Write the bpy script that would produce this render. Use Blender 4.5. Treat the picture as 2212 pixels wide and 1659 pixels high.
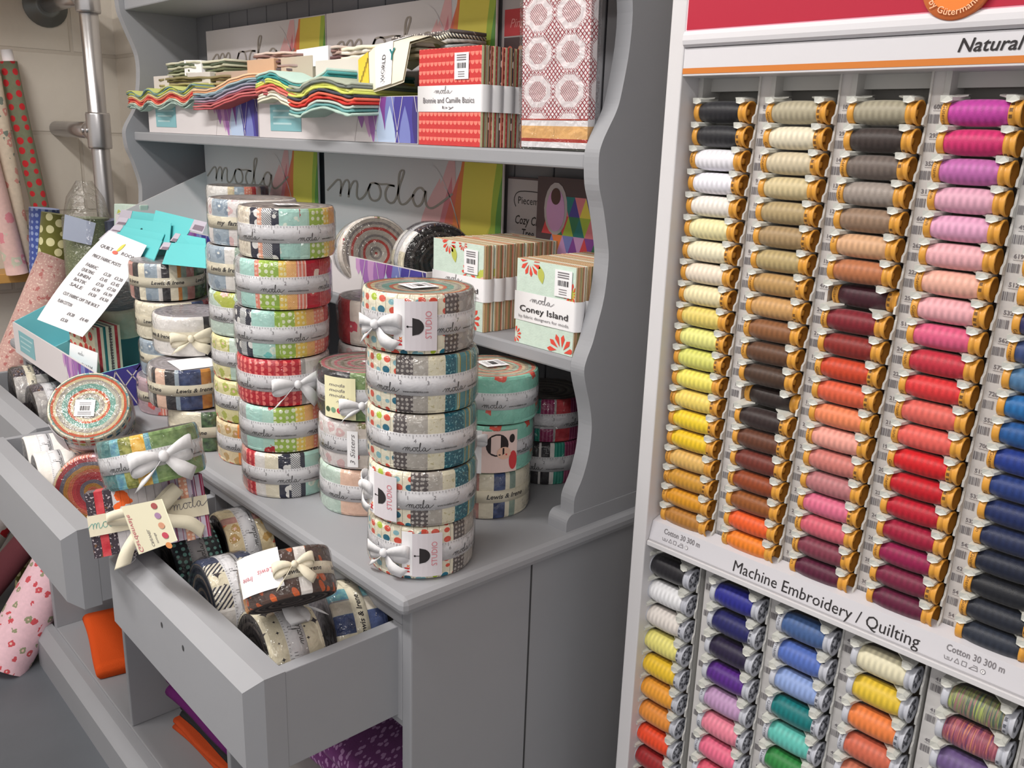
import bpy, math, random
from mathutils import Vector, Matrix
random.seed(7)
sc = bpy.context.scene
for o in list(bpy.data.objects): bpy.data.objects.remove(o)
COL = sc.collection
PI = math.pi
# ------------------------------------------------------------------ camera
FPX = 1916.56
CR = Matrix(((0.67237753, 0.73950246, 0.03231962), (0.21823099, -0.15632167, -0.96329579), (-0.70730735, 0.65475159, -0.26648953)))
CAMZ = 1.36
cam_d = bpy.data.cameras.new('camera'); cam = bpy.data.objects.new('camera', cam_d); COL.objects.link(cam)
cam_d.sensor_width = 36; cam_d.lens = 36*FPX/2212; cam_d.clip_start = .02
m = Matrix.Identity(4)
for i in range(3):
    m[i][0] = CR[0][i]; m[i][1] = -CR[1][i]; m[i][2] = -CR[2][i]
m[2][3] = CAMZ
cam.matrix_world = m
sc.camera = cam
# ------------------------------------------------------------------ world, exposure, lights
w = bpy.data.worlds.new('shop_ambience'); sc.world = w; w.use_nodes = True
w.node_tree.nodes['Background'].inputs[0].default_value = (1.0, .96, .93, 1)
w.node_tree.nodes['Background'].inputs[1].default_value = .72
sc.view_settings.view_transform = 'Standard'; sc.view_settings.look = 'None'
sc.view_settings.gamma = 1; sc.view_settings.exposure = 0.0
sc.view_settings.use_curve_mapping = False
LAMPS = [(-1.0, -.35, 2.62, 37), (.55, -.9, 2.62, 19), (-2.3, -1.0, 2.62, 25)]
for lx, ly, lz, pw in LAMPS:
    ld = bpy.data.lights.new('tube_light', 'AREA'); ld.shape = 'RECTANGLE'; ld.size = 1.3; ld.size_y = .16
    ld.energy = pw; ld.color = (1.0, .965, .92)
    lo = bpy.data.objects.new('tube_light', ld); COL.objects.link(lo); lo.location = (lx, ly, lz-.035)

# ------------------------------------------------------------------ helpers
def lin(c):
    return tuple(((v/255)/12.92 if v/255 <= .04045 else ((v/255+.055)/1.055)**2.4) for v in c)+(1,)
def at(px, py, ax, v):
    """point of the place seen at a pixel of the 2212x1659 photo on the plane x/y/z = v"""
    d = CR.transposed() @ Vector((px-1106, py-829.5, FPX))
    i = 'xyz'.index(ax); t = (v-(CAMZ if i == 2 else 0))/d[i]
    return Vector((d[0]*t, d[1]*t, d[2]*t+CAMZ))
RIGHT = Vector(CR[0]); UPV = -Vector(CR[1]); FWD = Vector(CR[2])
MATS = {}
def newmat(name):
    mt = bpy.data.materials.new(name); mt.use_nodes = True
    return mt, mt.node_tree, mt.node_tree.nodes['Principled BSDF']
def M(name, c=None, rough=.6, metal=0, spec=.4, bump=0, bscale=200, var=0, emit=0, coat=0):
    if name in MATS: return MATS[name]
    mt, nt, b = newmat(name); N = nt.nodes; L = nt.links
    b.inputs['Base Color'].default_value = lin(c); b.inputs['Roughness'].default_value = rough
    b.inputs['Metallic'].default_value = metal; b.inputs['Specular IOR Level'].default_value = spec
    b.inputs['Coat Weight'].default_value = coat
    if emit:
        b.inputs['Emission Color'].default_value = lin(c); b.inputs['Emission Strength'].default_value = emit
    tc = N.new('ShaderNodeTexCoord')
    if var:
        n = N.new('ShaderNodeTexNoise'); n.inputs['Scale'].default_value = bscale*.05+3; n.inputs['Detail'].default_value = 5
        L.new(tc.outputs['Object'], n.inputs['Vector'])
        mx = N.new('ShaderNodeMix'); mx.data_type = 'RGBA'
        mx.inputs[6].default_value = lin([v*(1-var) for v in c]); mx.inputs[7].default_value = lin([min(255, v*(1+var)) for v in c])
        L.new(n.outputs['Fac'], mx.inputs[0]); L.new(mx.outputs[2], b.inputs['Base Color'])
    if bump:
        n = N.new('ShaderNodeTexNoise'); n.inputs['Scale'].default_value = bscale; n.inputs['Detail'].default_value = 4
        L.new(tc.outputs['Object'], n.inputs['Vector'])
        bp = N.new('ShaderNodeBump'); bp.inputs['Strength'].default_value = bump; bp.inputs['Distance'].default_value = .002
        L.new(n.outputs['Fac'], bp.inputs['Height']); L.new(bp.outputs[0], b.inputs['Normal'])
    MATS[name] = mt; return mt
class NG:
    """tiny node-graph helper"""
    def __init__(s, nt): s.nt = nt; s.N = nt.nodes; s.L = nt.links
    def v(s, x, sock):
        if hasattr(x, 'links') or hasattr(x, 'is_linked'): s.L.new(x, sock)
        else: sock.default_value = x
    def m(s, op, a, b=0., c=0.):
        n = s.N.new('ShaderNodeMath'); n.operation = op
        s.v(a, n.inputs[0]); s.v(b, n.inputs[1])
        if op in ('MULTIPLY_ADD', 'WRAP', 'COMPARE'): s.v(c, n.inputs[2])
        return n.outputs[0]
    def mix(s, f, a, b):
        n = s.N.new('ShaderNodeMix'); n.data_type = 'RGBA'
        s.v(f, n.inputs[0]); s.v(a, n.inputs[6]); s.v(b, n.inputs[7]); return n.outputs[2]
    def tex(s, kind, vec, **kw):
        n = s.N.new('ShaderNodeTex'+kind); s.L.new(vec, n.inputs['Vector'])
        for k, val in kw.items():
            if k in n.inputs: n.inputs[k].default_value = val
            else: setattr(n, k, val)
        return n
    def uv(s):
        n = s.N.new('ShaderNodeUVMap'); return n.outputs[0]
    def xy(s, vec):
        n = s.N.new('ShaderNodeSeparateXYZ'); s.L.new(vec, n.inputs[0]); return n.outputs[0], n.outputs[1]
    def vec(s, x, y, z=0.):
        n = s.N.new('ShaderNodeCombineXYZ'); s.v(x, n.inputs[0]); s.v(y, n.inputs[1]); s.v(z, n.inputs[2]); return n.outputs[0]
def fab(name, base, kind='plain', fg=(255, 255, 255), fg2=None, sc_=120., rough=.85):
    """printed quilting cotton, pattern laid out in metres on the UV map"""
    if name in MATS: return MATS[name]
    mt, nt, b = newmat(name); g = NG(nt)
    uv = g.uv(); u, v = g.xy(uv)
    B, F = lin(base), lin(fg); F2 = lin(fg2) if fg2 else F
    nz = g.tex('Noise', uv, Scale=90., Detail=3.).outputs['Fac']
    col = g.mix(nz, lin([x*.93 for x in base]), lin([min(255, x*1.05) for x in base]))
    if kind == 'dots':
        vo = g.tex('Voronoi', uv, Scale=sc_, Randomness=.25).outputs['Distance']
        col = g.mix(g.m('LESS_THAN', vo, .33), col, F)
    elif kind == 'bigdots':
        vo = g.tex('Voronoi', uv, Scale=sc_, Randomness=.55)
        inn = g.m('LESS_THAN', vo.outputs['Distance'], .42)
        col = g.mix(inn, col, F)
        col = g.mix(g.m('LESS_THAN', vo.outputs['Distance'], .16), col, F2)
    elif kind == 'balls':
        q = g.vec(g.m('MULTIPLY', u, sc_), g.m('MULTIPLY', v, sc_*1.25))
        vo = g.tex('Voronoi', q, Scale=1., Randomness=.3)
        cs = N_ = g.xy(vo.outputs['Color'])
        c2 = g.mix(g.m('GREATER_THAN', cs[0], .42), F2, F)
        c2 = g.mix(g.m('GREATER_THAN', cs[1], .93), c2, lin((176, 200, 60)))
        c2 = g.mix(g.m('LESS_THAN', cs[1], .2), c2, lin((140, 190, 200)))
        fr = g.m('FRACT', g.m('MULTIPLY', u, sc_))
        st = g.m('LESS_THAN', g.m('ABSOLUTE', g.m('SUBTRACT', fr, .5)), .025)
        col = g.mix(st, col, lin((170, 160, 140)))
        col = g.mix(g.m('LESS_THAN', vo.outputs['Distance'], .36), col, c2)
    elif kind == 'floral':
        n2 = g.tex('Noise', uv, Scale=sc_*1.6, Detail=2.).outputs['Fac']
        vo = g.tex('Voronoi', uv, Scale=sc_*.55, Randomness=1.)
        d = g.m('ADD', vo.outputs['Distance'], g.m('MULTIPLY', n2, .5))
        cs = g.xy(vo.outputs['Color'])
        col = g.mix(g.m('LESS_THAN', d, .58), col, g.mix(g.m('GREATER_THAN', cs[0], .5), F, F2))
        col = g.mix(g.m('LESS_THAN', d, .36), col, g.mix(.5, F, lin((255, 250, 235))))
    elif kind == 'stripe':
        s2 = g.m('FRACT', g.m('MULTIPLY', g.m('ADD', u, g.m('MULTIPLY', v, 1. if fg2 else 0.)), sc_))
        col = g.mix(g.m('GREATER_THAN', s2, .55), col, F)
    elif kind == 'band':
        s2 = g.tex('Noise', g.vec(g.m('MULTIPLY', u, sc_), 0.), Scale=1., Detail=2.).outputs['Fac']
        col = g.mix(g.m('GREATER_THAN', s2, .53), col, F); col = g.mix(g.m('GREATER_THAN', s2, .6), col, F2)
    elif kind == 'scallop':
        a = g.m('SUBTRACT', g.m('FRACT', g.m('MULTIPLY', v, sc_)), .5)
        c = g.m('FRACT', g.m('MULTIPLY', u, sc_*.8))
        d = g.m('ADD', g.m('MULTIPLY', a, a), g.m('MULTIPLY', c, g.m('MULTIPLY', c, .9)))
        col = g.mix(g.m('LESS_THAN', d, .2), col, F)
    elif kind == 'scallop_h':
        a = g.m('SUBTRACT', g.m('FRACT', g.m('MULTIPLY', u, sc_)), .5)
        c = g.m('SUBTRACT', 1., g.m('FRACT', g.m('MULTIPLY', v, sc_*.8)))
        d = g.m('ADD', g.m('MULTIPLY', a, a), g.m('MULTIPLY', c, g.m('MULTIPLY', c, .9)))
        col = g.mix(g.m('LESS_THAN', d, .2), col, F)
    elif kind == 'cross':
        vo = g.tex('Voronoi', uv, Scale=sc_, Randomness=.45, distance='MINKOWSKI', Exponent=.5).outputs['Distance']
        col = g.mix(g.m('LESS_THAN', vo, .8), col, F)
    elif kind == 'speck':
        n2 = g.tex('Noise', uv, Scale=sc_*3, Detail=2.).outputs['Fac']
        col = g.mix(g.m('GREATER_THAN', n2, .6), col, F)
        n3 = g.tex('Noise', g.vec(v, u), Scale=sc_, Detail=2.).outputs['Fac']
        if fg2: col = g.mix(g.m('GREATER_THAN', n3, .62), col, F2)
    elif kind == 'batik':
        n2 = g.tex('Noise', uv, Scale=sc_, Detail=5.).outputs['Fac']
        r = g.N.new('ShaderNodeMapRange'); g.L.new(n2, r.inputs[0]); r.inputs[1].default_value = .38; r.inputs[2].default_value = .62
        col = g.mix(r.outputs[0], col, F)
    elif kind == 'leaves':
        q = g.vec(g.m('ADD', g.m('MULTIPLY', u, 2.2), v), g.m('SUBTRACT', v, g.m('MULTIPLY', u, .6)))
        vo = g.tex('Voronoi', q, Scale=sc_, Randomness=1.).outputs['Distance']
        col = g.mix(g.m('LESS_THAN', vo, .38), col, F)
    g.L.new(col, b.inputs['Base Color'])
    b.inputs['Roughness'].default_value = rough; b.inputs['Specular IOR Level'].default_value = .15
    b.inputs['Sheen Weight'].default_value = .15
    bn = g.tex('Noise', uv, Scale=420., Detail=3.).outputs['Fac']
    bp = g.N.new('ShaderNodeBump'); bp.inputs['Strength'].default_value = .25; bp.inputs['Distance'].default_value = .0015
    g.L.new(bn, bp.inputs['Height']); g.L.new(bp.outputs[0], b.inputs['Normal'])
    MATS[name] = mt; return mt
def spiral(name, cols, pitch=.0042):
    if name in MATS: return MATS[name]
    mt, nt, b = newmat(name); g = NG(nt); uv = g.uv()
    n0 = g.tex('Noise', uv, Scale=38., Detail=1.).outputs['Fac']
    x, y = g.xy(uv)
    r = g.m('SQRT', g.m('ADD', g.m('MULTIPLY', x, x), g.m('MULTIPLY', y, y)))
    a = g.m('DIVIDE', g.m('ARCTAN2', y, x), 2*PI)
    t = g.m('ADD', g.m('ADD', g.m('DIVIDE', r, pitch), a), g.m('MULTIPLY', n0, .9))
    rp = g.N.new('ShaderNodeValToRGB'); rp.color_ramp.interpolation = 'CONSTANT'
    el = rp.color_ramp.elements; n = len(cols)
    el[0].position = 0; el[0].color = lin(cols[0]); el[1].position = 1/n; el[1].color = lin(cols[1 % n])
    for i in range(2, n):
        e = el.new(i/n); e.color = lin(cols[i])
    tr_ = g.m('ADD', g.m('DIVIDE', r, pitch), g.m('MULTIPLY', n0, .9)); g.L.new(g.m('FRACT', g.m('DIVIDE', tr_, n)), rp.inputs[0])
    fr = g.m('FRACT', g.m('MULTIPLY', t, 2.))
    edge = g.m('LESS_THAN', fr, .2)
    col = g.mix(g.m('MULTIPLY', edge, .35), rp.outputs[0], lin((120, 112, 105)))
    g.L.new(col, b.inputs['Base Color']); b.inputs['Roughness'].default_value = .95; b.inputs['Specular IOR Level'].default_value = .1
    n2 = g.tex('Noise', uv, Scale=700., Detail=2.).outputs['Fac']
    bp = g.N.new('ShaderNodeBump'); bp.inputs['Strength'].default_value = .6; bp.inputs['Distance'].default_value = .0015
    g.L.new(g.m('ADD', fr, n2), bp.inputs['Height']); g.L.new(bp.outputs[0], b.inputs['Normal'])
    MATS[name] = mt; return mt
def plastic_wrap():
    if 'wrap' in MATS: return MATS['wrap']
    mt, nt, b = newmat('clear_plastic'); g = NG(nt)
    nt.nodes.remove(b)
    out = [n for n in nt.nodes if n.type == 'OUTPUT_MATERIAL'][0]
    tr = g.N.new('ShaderNodeBsdfTransparent'); tr.inputs[0].default_value = (.985, .985, .99, 1)
    gl = g.N.new('ShaderNodeBsdfGlossy'); gl.inputs['Roughness'].default_value = .12
    tc = g.N.new('ShaderNodeTexCoord')
    n = g.tex('Noise', tc.outputs['Object'], Scale=55., Detail=3., Distortion=1.2).outputs['Fac']
    bp = g.N.new('ShaderNodeBump'); bp.inputs['Strength'].default_value = 1.; bp.inputs['Distance'].default_value = .006
    g.L.new(n, bp.inputs['Height']); g.L.new(bp.outputs[0], gl.inputs['Normal'])
    fr = g.N.new('ShaderNodeFresnel'); fr.inputs[0].default_value = 1.35; g.L.new(bp.outputs[0], fr.inputs['Normal'])
    mx = g.N.new('ShaderNodeMixShader'); g.L.new(g.m('MINIMUM', g.m('MULTIPLY_ADD', fr.outputs[0], 1.0, .045), .5), mx.inputs[0])
    g.L.new(tr.outputs[0], mx.inputs[1]); g.L.new(gl.outputs[0], mx.inputs[2]); g.L.new(mx.outputs[0], out.inputs[0])
    MATS['wrap'] = mt; return mt

class MB:
    def __init__(s): s.v = []; s.f = []; s.mi = []; s.sm = []; s.uv = []; s.mats = []
    def slot(s, mat):
        if mat not in s.mats: s.mats.append(mat)
        return s.mats.index(mat)
    def poly(s, pts, mat, smooth=False, uvs=None):
        b = len(s.v); s.v += [tuple(p) for p in pts]; s.f.append(tuple(range(b, b+len(pts))))
        s.mi.append(s.slot(mat)); s.sm.append(smooth); s.uv.append(uvs or [(0, 0)]*len(pts))
    def mesh(s, vs, fs, mat, smooth=False, uvf=None):
        b = len(s.v); s.v += [tuple(p) for p in vs]; k = s.slot(mat)
        for f in fs:
            s.f.append(tuple(b+i for i in f)); s.mi.append(k); s.sm.append(smooth)
            s.uv.append([uvf(vs[i]) if uvf else (0, 0) for i in f])
    def box(s, a, b, mat, T=None, mats=None):
        """axis box, uv in metres; mats = optional (-x,+x,-y,+y,-z,+z)"""
        x0, y0, z0 = a; x1, y1, z1 = b
        V = [(x0, y0, z0), (x1, y0, z0), (x1, y1, z0), (x0, y1, z0), (x0, y0, z1), (x1, y0, z1), (x1, y1, z1), (x0, y1, z1)]
        F = [((0, 4, 7, 3), 0, (1, 2)), ((1, 2, 6, 5), 1, (1, 2)), ((0, 1, 5, 4), 2, (0, 2)), ((3, 7, 6, 2), 3, (0, 2)), ((0, 3, 2, 1), 4, (0, 1)), ((4, 5, 6, 7), 5, (0, 1))]
        o = len(s.v); s.v += [tuple(T @ Vector(p)) if T else p for p in V]
        for f, k, ax in F:
            s.f.append(tuple(o+i for i in f)); s.mi.append(s.slot(mats[k] if mats else mat)); s.sm.append(False)
            s.uv.append([(V[i][ax[0]], V[i][ax[1]]) for i in f])
    def lathe(s, prof, mat, n=32, T=None, axis='z', smooth=True, mats=None, cap=True):
        """profile [(r,h)..] turned round the axis"""
        def P(r, h, a):
            c, d = r*math.cos(a), r*math.sin(a)
            p = Vector((c, d, h)) if axis == 'z' else Vector((h, c, d))
            return T @ p if T else p
        o = len(s.v)
        for r, h in prof:
            for i in range(n): s.v.append(tuple(P(r, h, 2*PI*i/n)))
        for j in range(len(prof)-1):
            k = s.slot(mats[j] if mats else mat)
            for i in range(n):
                i2 = (i+1) % n
                s.f.append((o+j*n+i, o+j*n+i2, o+(j+1)*n+i2, o+(j+1)*n+i)); s.mi.append(k); s.sm.append(smooth)
                a0, a1 = 2*PI*i/n, 2*PI*(i+1)/n; r = max(prof[j][0], prof[j+1][0])
                s.uv.append([(a0*r, prof[j][1]), (a1*r, prof[j][1]), (a1*r, prof[j+1][1]), (a0*r, prof[j+1][1])])
        if cap:
            for j, rev in ((0, True), (len(prof)-1, False)):
                if prof[j][0] > 1e-5:
                    f = [o+j*n+i for i in range(n)]
                    if rev: f.reverse()
                    s.f.append(tuple(f)); s.mi.append(s.slot(mats[min(j, len(mats)-1)] if mats else mat)); s.sm.append(False)
                    s.uv.append([(s.v[q][0], s.v[q][1]) for q in f])
    def tube(s, pts, r, mat, n=10, cap=True):
        pts = [Vector(p) for p in pts]; o = len(s.v); up = Vector((0, 0, 1)); L = 0; Ls = []
        for i, p in enumerate(pts):
            if i: L += (p-pts[i-1]).length
            Ls.append(L)
            t = (pts[min(i+1, len(pts)-1)]-pts[max(i-1, 0)]).normalized()
            a = t.cross(up if abs(t.z) < .95 else Vector((1, 0, 0))).normalized(); b = t.cross(a)
            rr = r[i] if isinstance(r, (list, tuple)) else r
            for k in range(n):
                an = 2*PI*k/n; s.v.append(tuple(p+a*math.cos(an)*rr+b*math.sin(an)*rr))
        k_ = s.slot(mat); r0 = r[0] if isinstance(r, (list, tuple)) else r
        for i in range(len(pts)-1):
            for k in range(n):
                k2 = (k+1) % n
                s.f.append((o+i*n+k, o+i*n+k2, o+(i+1)*n+k2, o+(i+1)*n+k)); s.mi.append(k_); s.sm.append(True)
                s.uv.append([(2*PI*k/n*r0, Ls[i]), (2*PI*(k+1)/n*r0, Ls[i]), (2*PI*(k+1)/n*r0, Ls[i+1]), (2*PI*k/n*r0, Ls[i+1])])
        if cap:
            for base, rev in ((o, False), (o+(len(pts)-1)*n, True)):
                f = list(range(base, base+n))
                if rev: f.reverse()
                s.f.append(tuple(f)); s.mi.append(k_); s.sm.append(False); s.uv.append([(0, 0)]*n)
    def strip(s, pts, wd, mat, th=.0006, uv0=0):
        """flat ribbon along pts; wd = list of half-width vectors"""
        pts = [Vector(p) for p in pts]; n = len(pts); L = 0; rows = []
        for i, p in enumerate(pts):
            if i: L += (p-pts[i-1]).length
            t = (pts[min(i+1, n-1)]-pts[max(i-1, 0)]); wv = Vector(wd[i] if isinstance(wd, list) else wd)
            nn = t.cross(wv); nn = nn.normalized()*th*.5 if nn.length > 1e-9 else Vector((0, 0, th))
            rows.append((p-wv+nn, p+wv+nn, p+wv-nn, p-wv-nn, L, wv.length))
        k = s.slot(mat); o = len(s.v)
        for r in rows: s.v += [tuple(q) for q in r[:4]]
        for i in range(n-1):
            for e in range(4):
                e2 = (e+1) % 4
                s.f.append((o+4*i+e, o+4*i+e2, o+4*i+4+e2, o+4*i+4+e)); s.mi.append(k); s.sm.append(e in (0, 2))
                l0, l1, ww = rows[i][4]+uv0, rows[i+1][4]+uv0, rows[i][5]
                s.uv.append([(l0, -ww if e in (0, 3) else ww), (l0, -ww if e2 in (0, 3) else ww), (l1, -ww if e2 in (0, 3) else ww), (l1, -ww if e in (0, 3) else ww)])
        s.f.append((o, o+3, o+2, o+1)); s.f.append((o+4*n-4, o+4*n-3, o+4*n-2, o+4*n-1))
        s.mi += [k, k]; s.sm += [False, False]; s.uv += [[(0, 0)]*4]*2
    def data(s, name):
        me = bpy.data.meshes.new(name); me.from_pydata(s.v, [], s.f)
        for mt in s.mats: me.materials.append(mt)
        me.polygons.foreach_set('material_index', s.mi); me.polygons.foreach_set('use_smooth', s.sm)
        ul = me.uv_layers.new(name='UVMap'); flat = []
        for f in s.uv:
            for q in f: flat += [q[0], q[1]]
        ul.data.foreach_set('uv', flat); me.update(); return me
    def build(s, name, parent=None, bevel=0, label=None, seg=2):
        return put(name, s.data(name), parent, bevel, label, seg)
def put(name, me, parent=None, bevel=0, label=None, seg=2):
    o = bpy.data.objects.new(name, me); COL.objects.link(o)
    if parent: o.parent = parent
    if bevel:
        bm = o.modifiers.new('bevel', 'BEVEL'); bm.width = bevel; bm.segments = seg; bm.limit_method = 'ANGLE'; bm.angle_limit = .6
        bm.harden_normals = False
    if label: o['label'] = label
    return o
def tag(o, label, cat, group=None, kind=None):
    if label: o['label'] = label
    if cat: o['category'] = cat
    if group: o['group'] = group
    if kind: o['kind'] = kind
    return o
def thing(name, label, cat, mtx=None, group=None):
    o = bpy.data.objects.new(name, None); o.empty_display_size = .02; COL.objects.link(o)
    if mtx is not None:
        o.matrix_world = mtx if isinstance(mtx, Matrix) else Matrix.Translation(Vector(mtx))
    return tag(o, label, cat, group)
def structure(o): o['kind'] = 'structure'; return o
def frame(loc, z, xh=None):
    """matrix with local z along z and local x towards xh"""
    z = Vector(z).normalized(); xh = Vector(xh) if xh else Vector((0, -1, 0))
    x = (xh-z*xh.dot(z)).normalized(); y = z.cross(x)
    mm = Matrix.Identity(4)
    for i in range(3): mm[i][0] = x[i]; mm[i][1] = y[i]; mm[i][2] = z[i]; mm[i][3] = loc[i]
    return mm
TXT = {}
def text(body, shear=0, bold=0):
    k = (body, shear, bold)
    if k in TXT: return TXT[k]
    c = bpy.data.curves.new('t', 'FONT'); c.body = body; c.size = 1; c.shear = shear; c.offset = bold; c.resolution_u = 2
    o = bpy.data.objects.new('t', c); COL.objects.link(o)
    dg = bpy.context.evaluated_depsgraph_get(); me = bpy.data.meshes.new_from_object(o.evaluated_get(dg))
    vs = [(v.co.x, v.co.y) for v in me.vertices]; fs = [tuple(p.vertices) for p in me.polygons]
    wd = max([v[0] for v in vs] or [0])
    bpy.data.objects.remove(o); bpy.data.curves.remove(c); bpy.data.meshes.remove(me)
    TXT[k] = (vs, fs, wd); return TXT[k]
def put_text(mb, body, size, fn, mat, width=None, shear=0, bold=0, sx=1., center=False):
    vs, fs, wd = text(body, shear, bold)
    kx = (width/wd if width else size*sx); off = -kx*wd/2 if center else 0
    mb.mesh([fn(off+x*kx, y*size) for x, y in vs], fs, mat)
MODA = [[(-.6, .25), (-.25, .6), (.1, .93), (.32, .92), (.36, .6), (.3, 0)],
        [(.3, .15), (.5, .72), (.75, 1.0), (.9, .85), (.9, .5), (.86, 0)],
        [(.86, .15), (1.05, .72), (1.3, 1.0), (1.45, .85), (1.42, .5), (1.42, .12), (1.6, -.02), (1.9, .2), (2.15, .62), (2.32, .93)],
        [(2.55, 1.0), (2.3, .9), (2.16, .5), (2.28, .1), (2.55, 0), (2.82, .15), (2.92, .5), (2.8, .88), (2.55, 1.0), (2.9, .95), (3.3, 1.0), (3.75, .93)],
        [(3.75, .93), (3.4, .9), (3.2, .5), (3.3, .1), (3.6, .0), (3.85, .3), (4.05, 1.0), (4.25, 1.9), (4.28, 2.25), (4.15, 2.3), (4.03, 1.9), (3.98, 1.0), (3.98, .3), (4.15, 0), (4.45, .12), (4.85, .6)],
        [(5.45, .8), (5.2, 1.0), (4.9, .75), (4.8, .35), (5.0, 0), (5.3, .2), (5.5, .85), (5.48, .4), (5.6, .05), (5.9, .02), (6.4, .4), (6.9, .85)]]
def catmull(P, k=5):
    out = []; Q = [P[0]]+list(P)+[P[-1]]
    for i in range(1, len(Q)-2):
        p0, p1, p2, p3 = Q[i-1:i+3]
        for j in range(k):
            t = j/k
            out.append(tuple(.5*((2*p1[c])+(-p0[c]+p2[c])*t+(2*p0[c]-5*p1[c]+4*p2[c]-p3[c])*t*t+(-p0[c]+3*p1[c]-3*p2[c]+p3[c])*t**3) for c in range(len(p1))))
    out.append(tuple(P[-1])); return out
def stroke(mb, pts, hw, fn, mat):
    n = len(pts); L, R = [], []
    for i in range(n):
        a, b = pts[max(i-1, 0)], pts[min(i+1, n-1)]; dx, dy = b[0]-a[0], b[1]-a[1]; l = math.hypot(dx, dy) or 1
        L.append((pts[i][0]-dy/l*hw, pts[i][1]+dx/l*hw)); R.append((pts[i][0]+dy/l*hw, pts[i][1]-dx/l*hw))
    vs = [fn(*p) for p in R+L]; mb.mesh(vs, [(i, i+1, n+i+1, n+i) for i in range(n-1)], mat)
def moda(mb, size, fn, mat, hw=.07, k=4):
    for st in MODA:
        stroke(mb, [(x*size, y*size) for x, y in catmull(st, k)], hw*size, fn, mat)
def barcode(mb, fn, x0, x1, y0, y1, mat, n=14, seed=1):
    r = random.Random(seed); x = x0
    while x < x1:
        wd = r.choice((.4, .6, 1.))*(x1-x0)/n
        mb.poly([fn(x, y0), fn(min(x+wd, x1), y0), fn(min(x+wd, x1), y1), fn(x, y1)], mat); x += wd+r.choice((.4, .7))*(x1-x0)/n
def rect(mb, fn, x0, y0, x1, y1, mat): mb.poly([fn(x0, y0), fn(x1, y0), fn(x1, y1), fn(x0, y1)], mat)
def disc(mb, fn, x, y, r, mat, ry=None, n=18):
    mb.poly([fn(x+r*math.cos(2*PI*i/n), y+(ry or r)*math.sin(2*PI*i/n)) for i in range(n)], mat)
def clip(poly, x0, y0, x1, y1):
    for ax, lim, sg in ((0, x0, 1), (0, x1, -1), (1, y0, 1), (1, y1, -1)):
        out = []
        for i in range(len(poly)):
            a, b = poly[i-1], poly[i]; ia, ib = sg*(a[ax]-lim) >= 0, sg*(b[ax]-lim) >= 0
            if ia != ib:
                t = (lim-a[ax])/(b[ax]-a[ax]); out.append((a[0]+t*(b[0]-a[0]), a[1]+t*(b[1]-a[1])))
            if ib: out.append(b)
        poly = out
        if not poly: return []
    return poly

# ------------------------------------------------------------------ basic materials
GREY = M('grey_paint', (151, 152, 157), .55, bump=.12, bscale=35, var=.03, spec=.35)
GREYD = M('grey_paint_shaded', (122, 122, 127), .65, bump=.1, bscale=35, var=.03, spec=.25)  # darker copy of the grey paint, shade of the recesses in its colour
DARK = M('dark_mark', (62, 62, 64), .8)
WHITE = M('white_paint', (232, 230, 228), .45)
INK = M('ink', (42, 38, 40), .7); INKG = M('grey_ink', (120, 116, 120), .7); INKP = M('pink_ink', (205, 120, 130), .7)
PAPER = M('white_paper', (240, 239, 242), .7, spec=.2)
LOGO = M('logo_grey', (160, 150, 142), .7)
TAPE_W = M('white_tape', (222, 221, 224), .7, bump=.1, bscale=300); TAPE_C = M('cream_tape', (226, 218, 196), .75, bump=.1, bscale=300)
BOXW = M('white_card', (214, 208, 210), .65, spec=.3); TEAL = M('teal_card', (120, 196, 205), .6); TEALL = M('teal_label', (128, 178, 186), .65)
WRAP = plastic_wrap()

# ------------------------------------------------------------------ room
def block_wall(name):
    if name in MATS: return MATS[name]
    mt, nt, b = newmat(name); g = NG(nt); uv = g.uv()
    br = g.N.new('ShaderNodeTexBrick'); g.L.new(uv, br.inputs['Vector'])
    br.inputs['Scale'].default_value = 1; br.inputs['Brick Width'].default_value = .44; br.inputs['Row Height'].default_value = .222
    br.inputs['Mortar Size'].default_value = .006; br.inputs['Mortar Smooth'].default_value = .4
    br.inputs['Color1'].default_value = lin((216, 209, 199)); br.inputs['Color2'].default_value = lin((210, 203, 192)); br.inputs['Mortar'].default_value = lin((200, 192, 181))
    n = g.tex('Noise', uv, Scale=30., Detail=6.).outputs['Fac']
    g.L.new(g.mix(g.m('MULTIPLY', n, .25), br.outputs['Color'], lin((190, 182, 170))), b.inputs['Base Color'])
    bp = g.N.new('ShaderNodeBump'); bp.inputs['Strength'].default_value = .5; bp.inputs['Distance'].default_value = .006
    g.L.new(g.m('SUBTRACT', g.m('MULTIPLY', n, .4), br.outputs['Fac']), bp.inputs['Height']); g.L.new(bp.outputs[0], b.inputs['Normal'])
    b.inputs['Roughness'].default_value = .6; MATS[name] = mt; return mt
BW = block_wall('painted_blockwork')
mb = MB(); mb.box((-2.95, 1.0, -.02), (2.6, 1.1, 2.9), BW); structure(mb.build('wall_back'))
mb = MB(); mb.box((-2.95, -3.2, -.02), (-2.85, 1.0, 2.9), BW); structure(mb.build('wall_left'))
mb = MB(); mb.box((-2.95, -3.2, -.05), (2.6, 1.0, 0), M('grey_floor', (96, 100, 106), .45, bump=.15, bscale=60, var=.08)); structure(mb.build('floor'))
mb = MB(); mb.box((-2.95, -3.2, 2.9), (2.6, 1.1, 2.95), M('ceiling_paint', (225, 222, 216), .8)); structure(mb.build('ceiling'))
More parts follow.
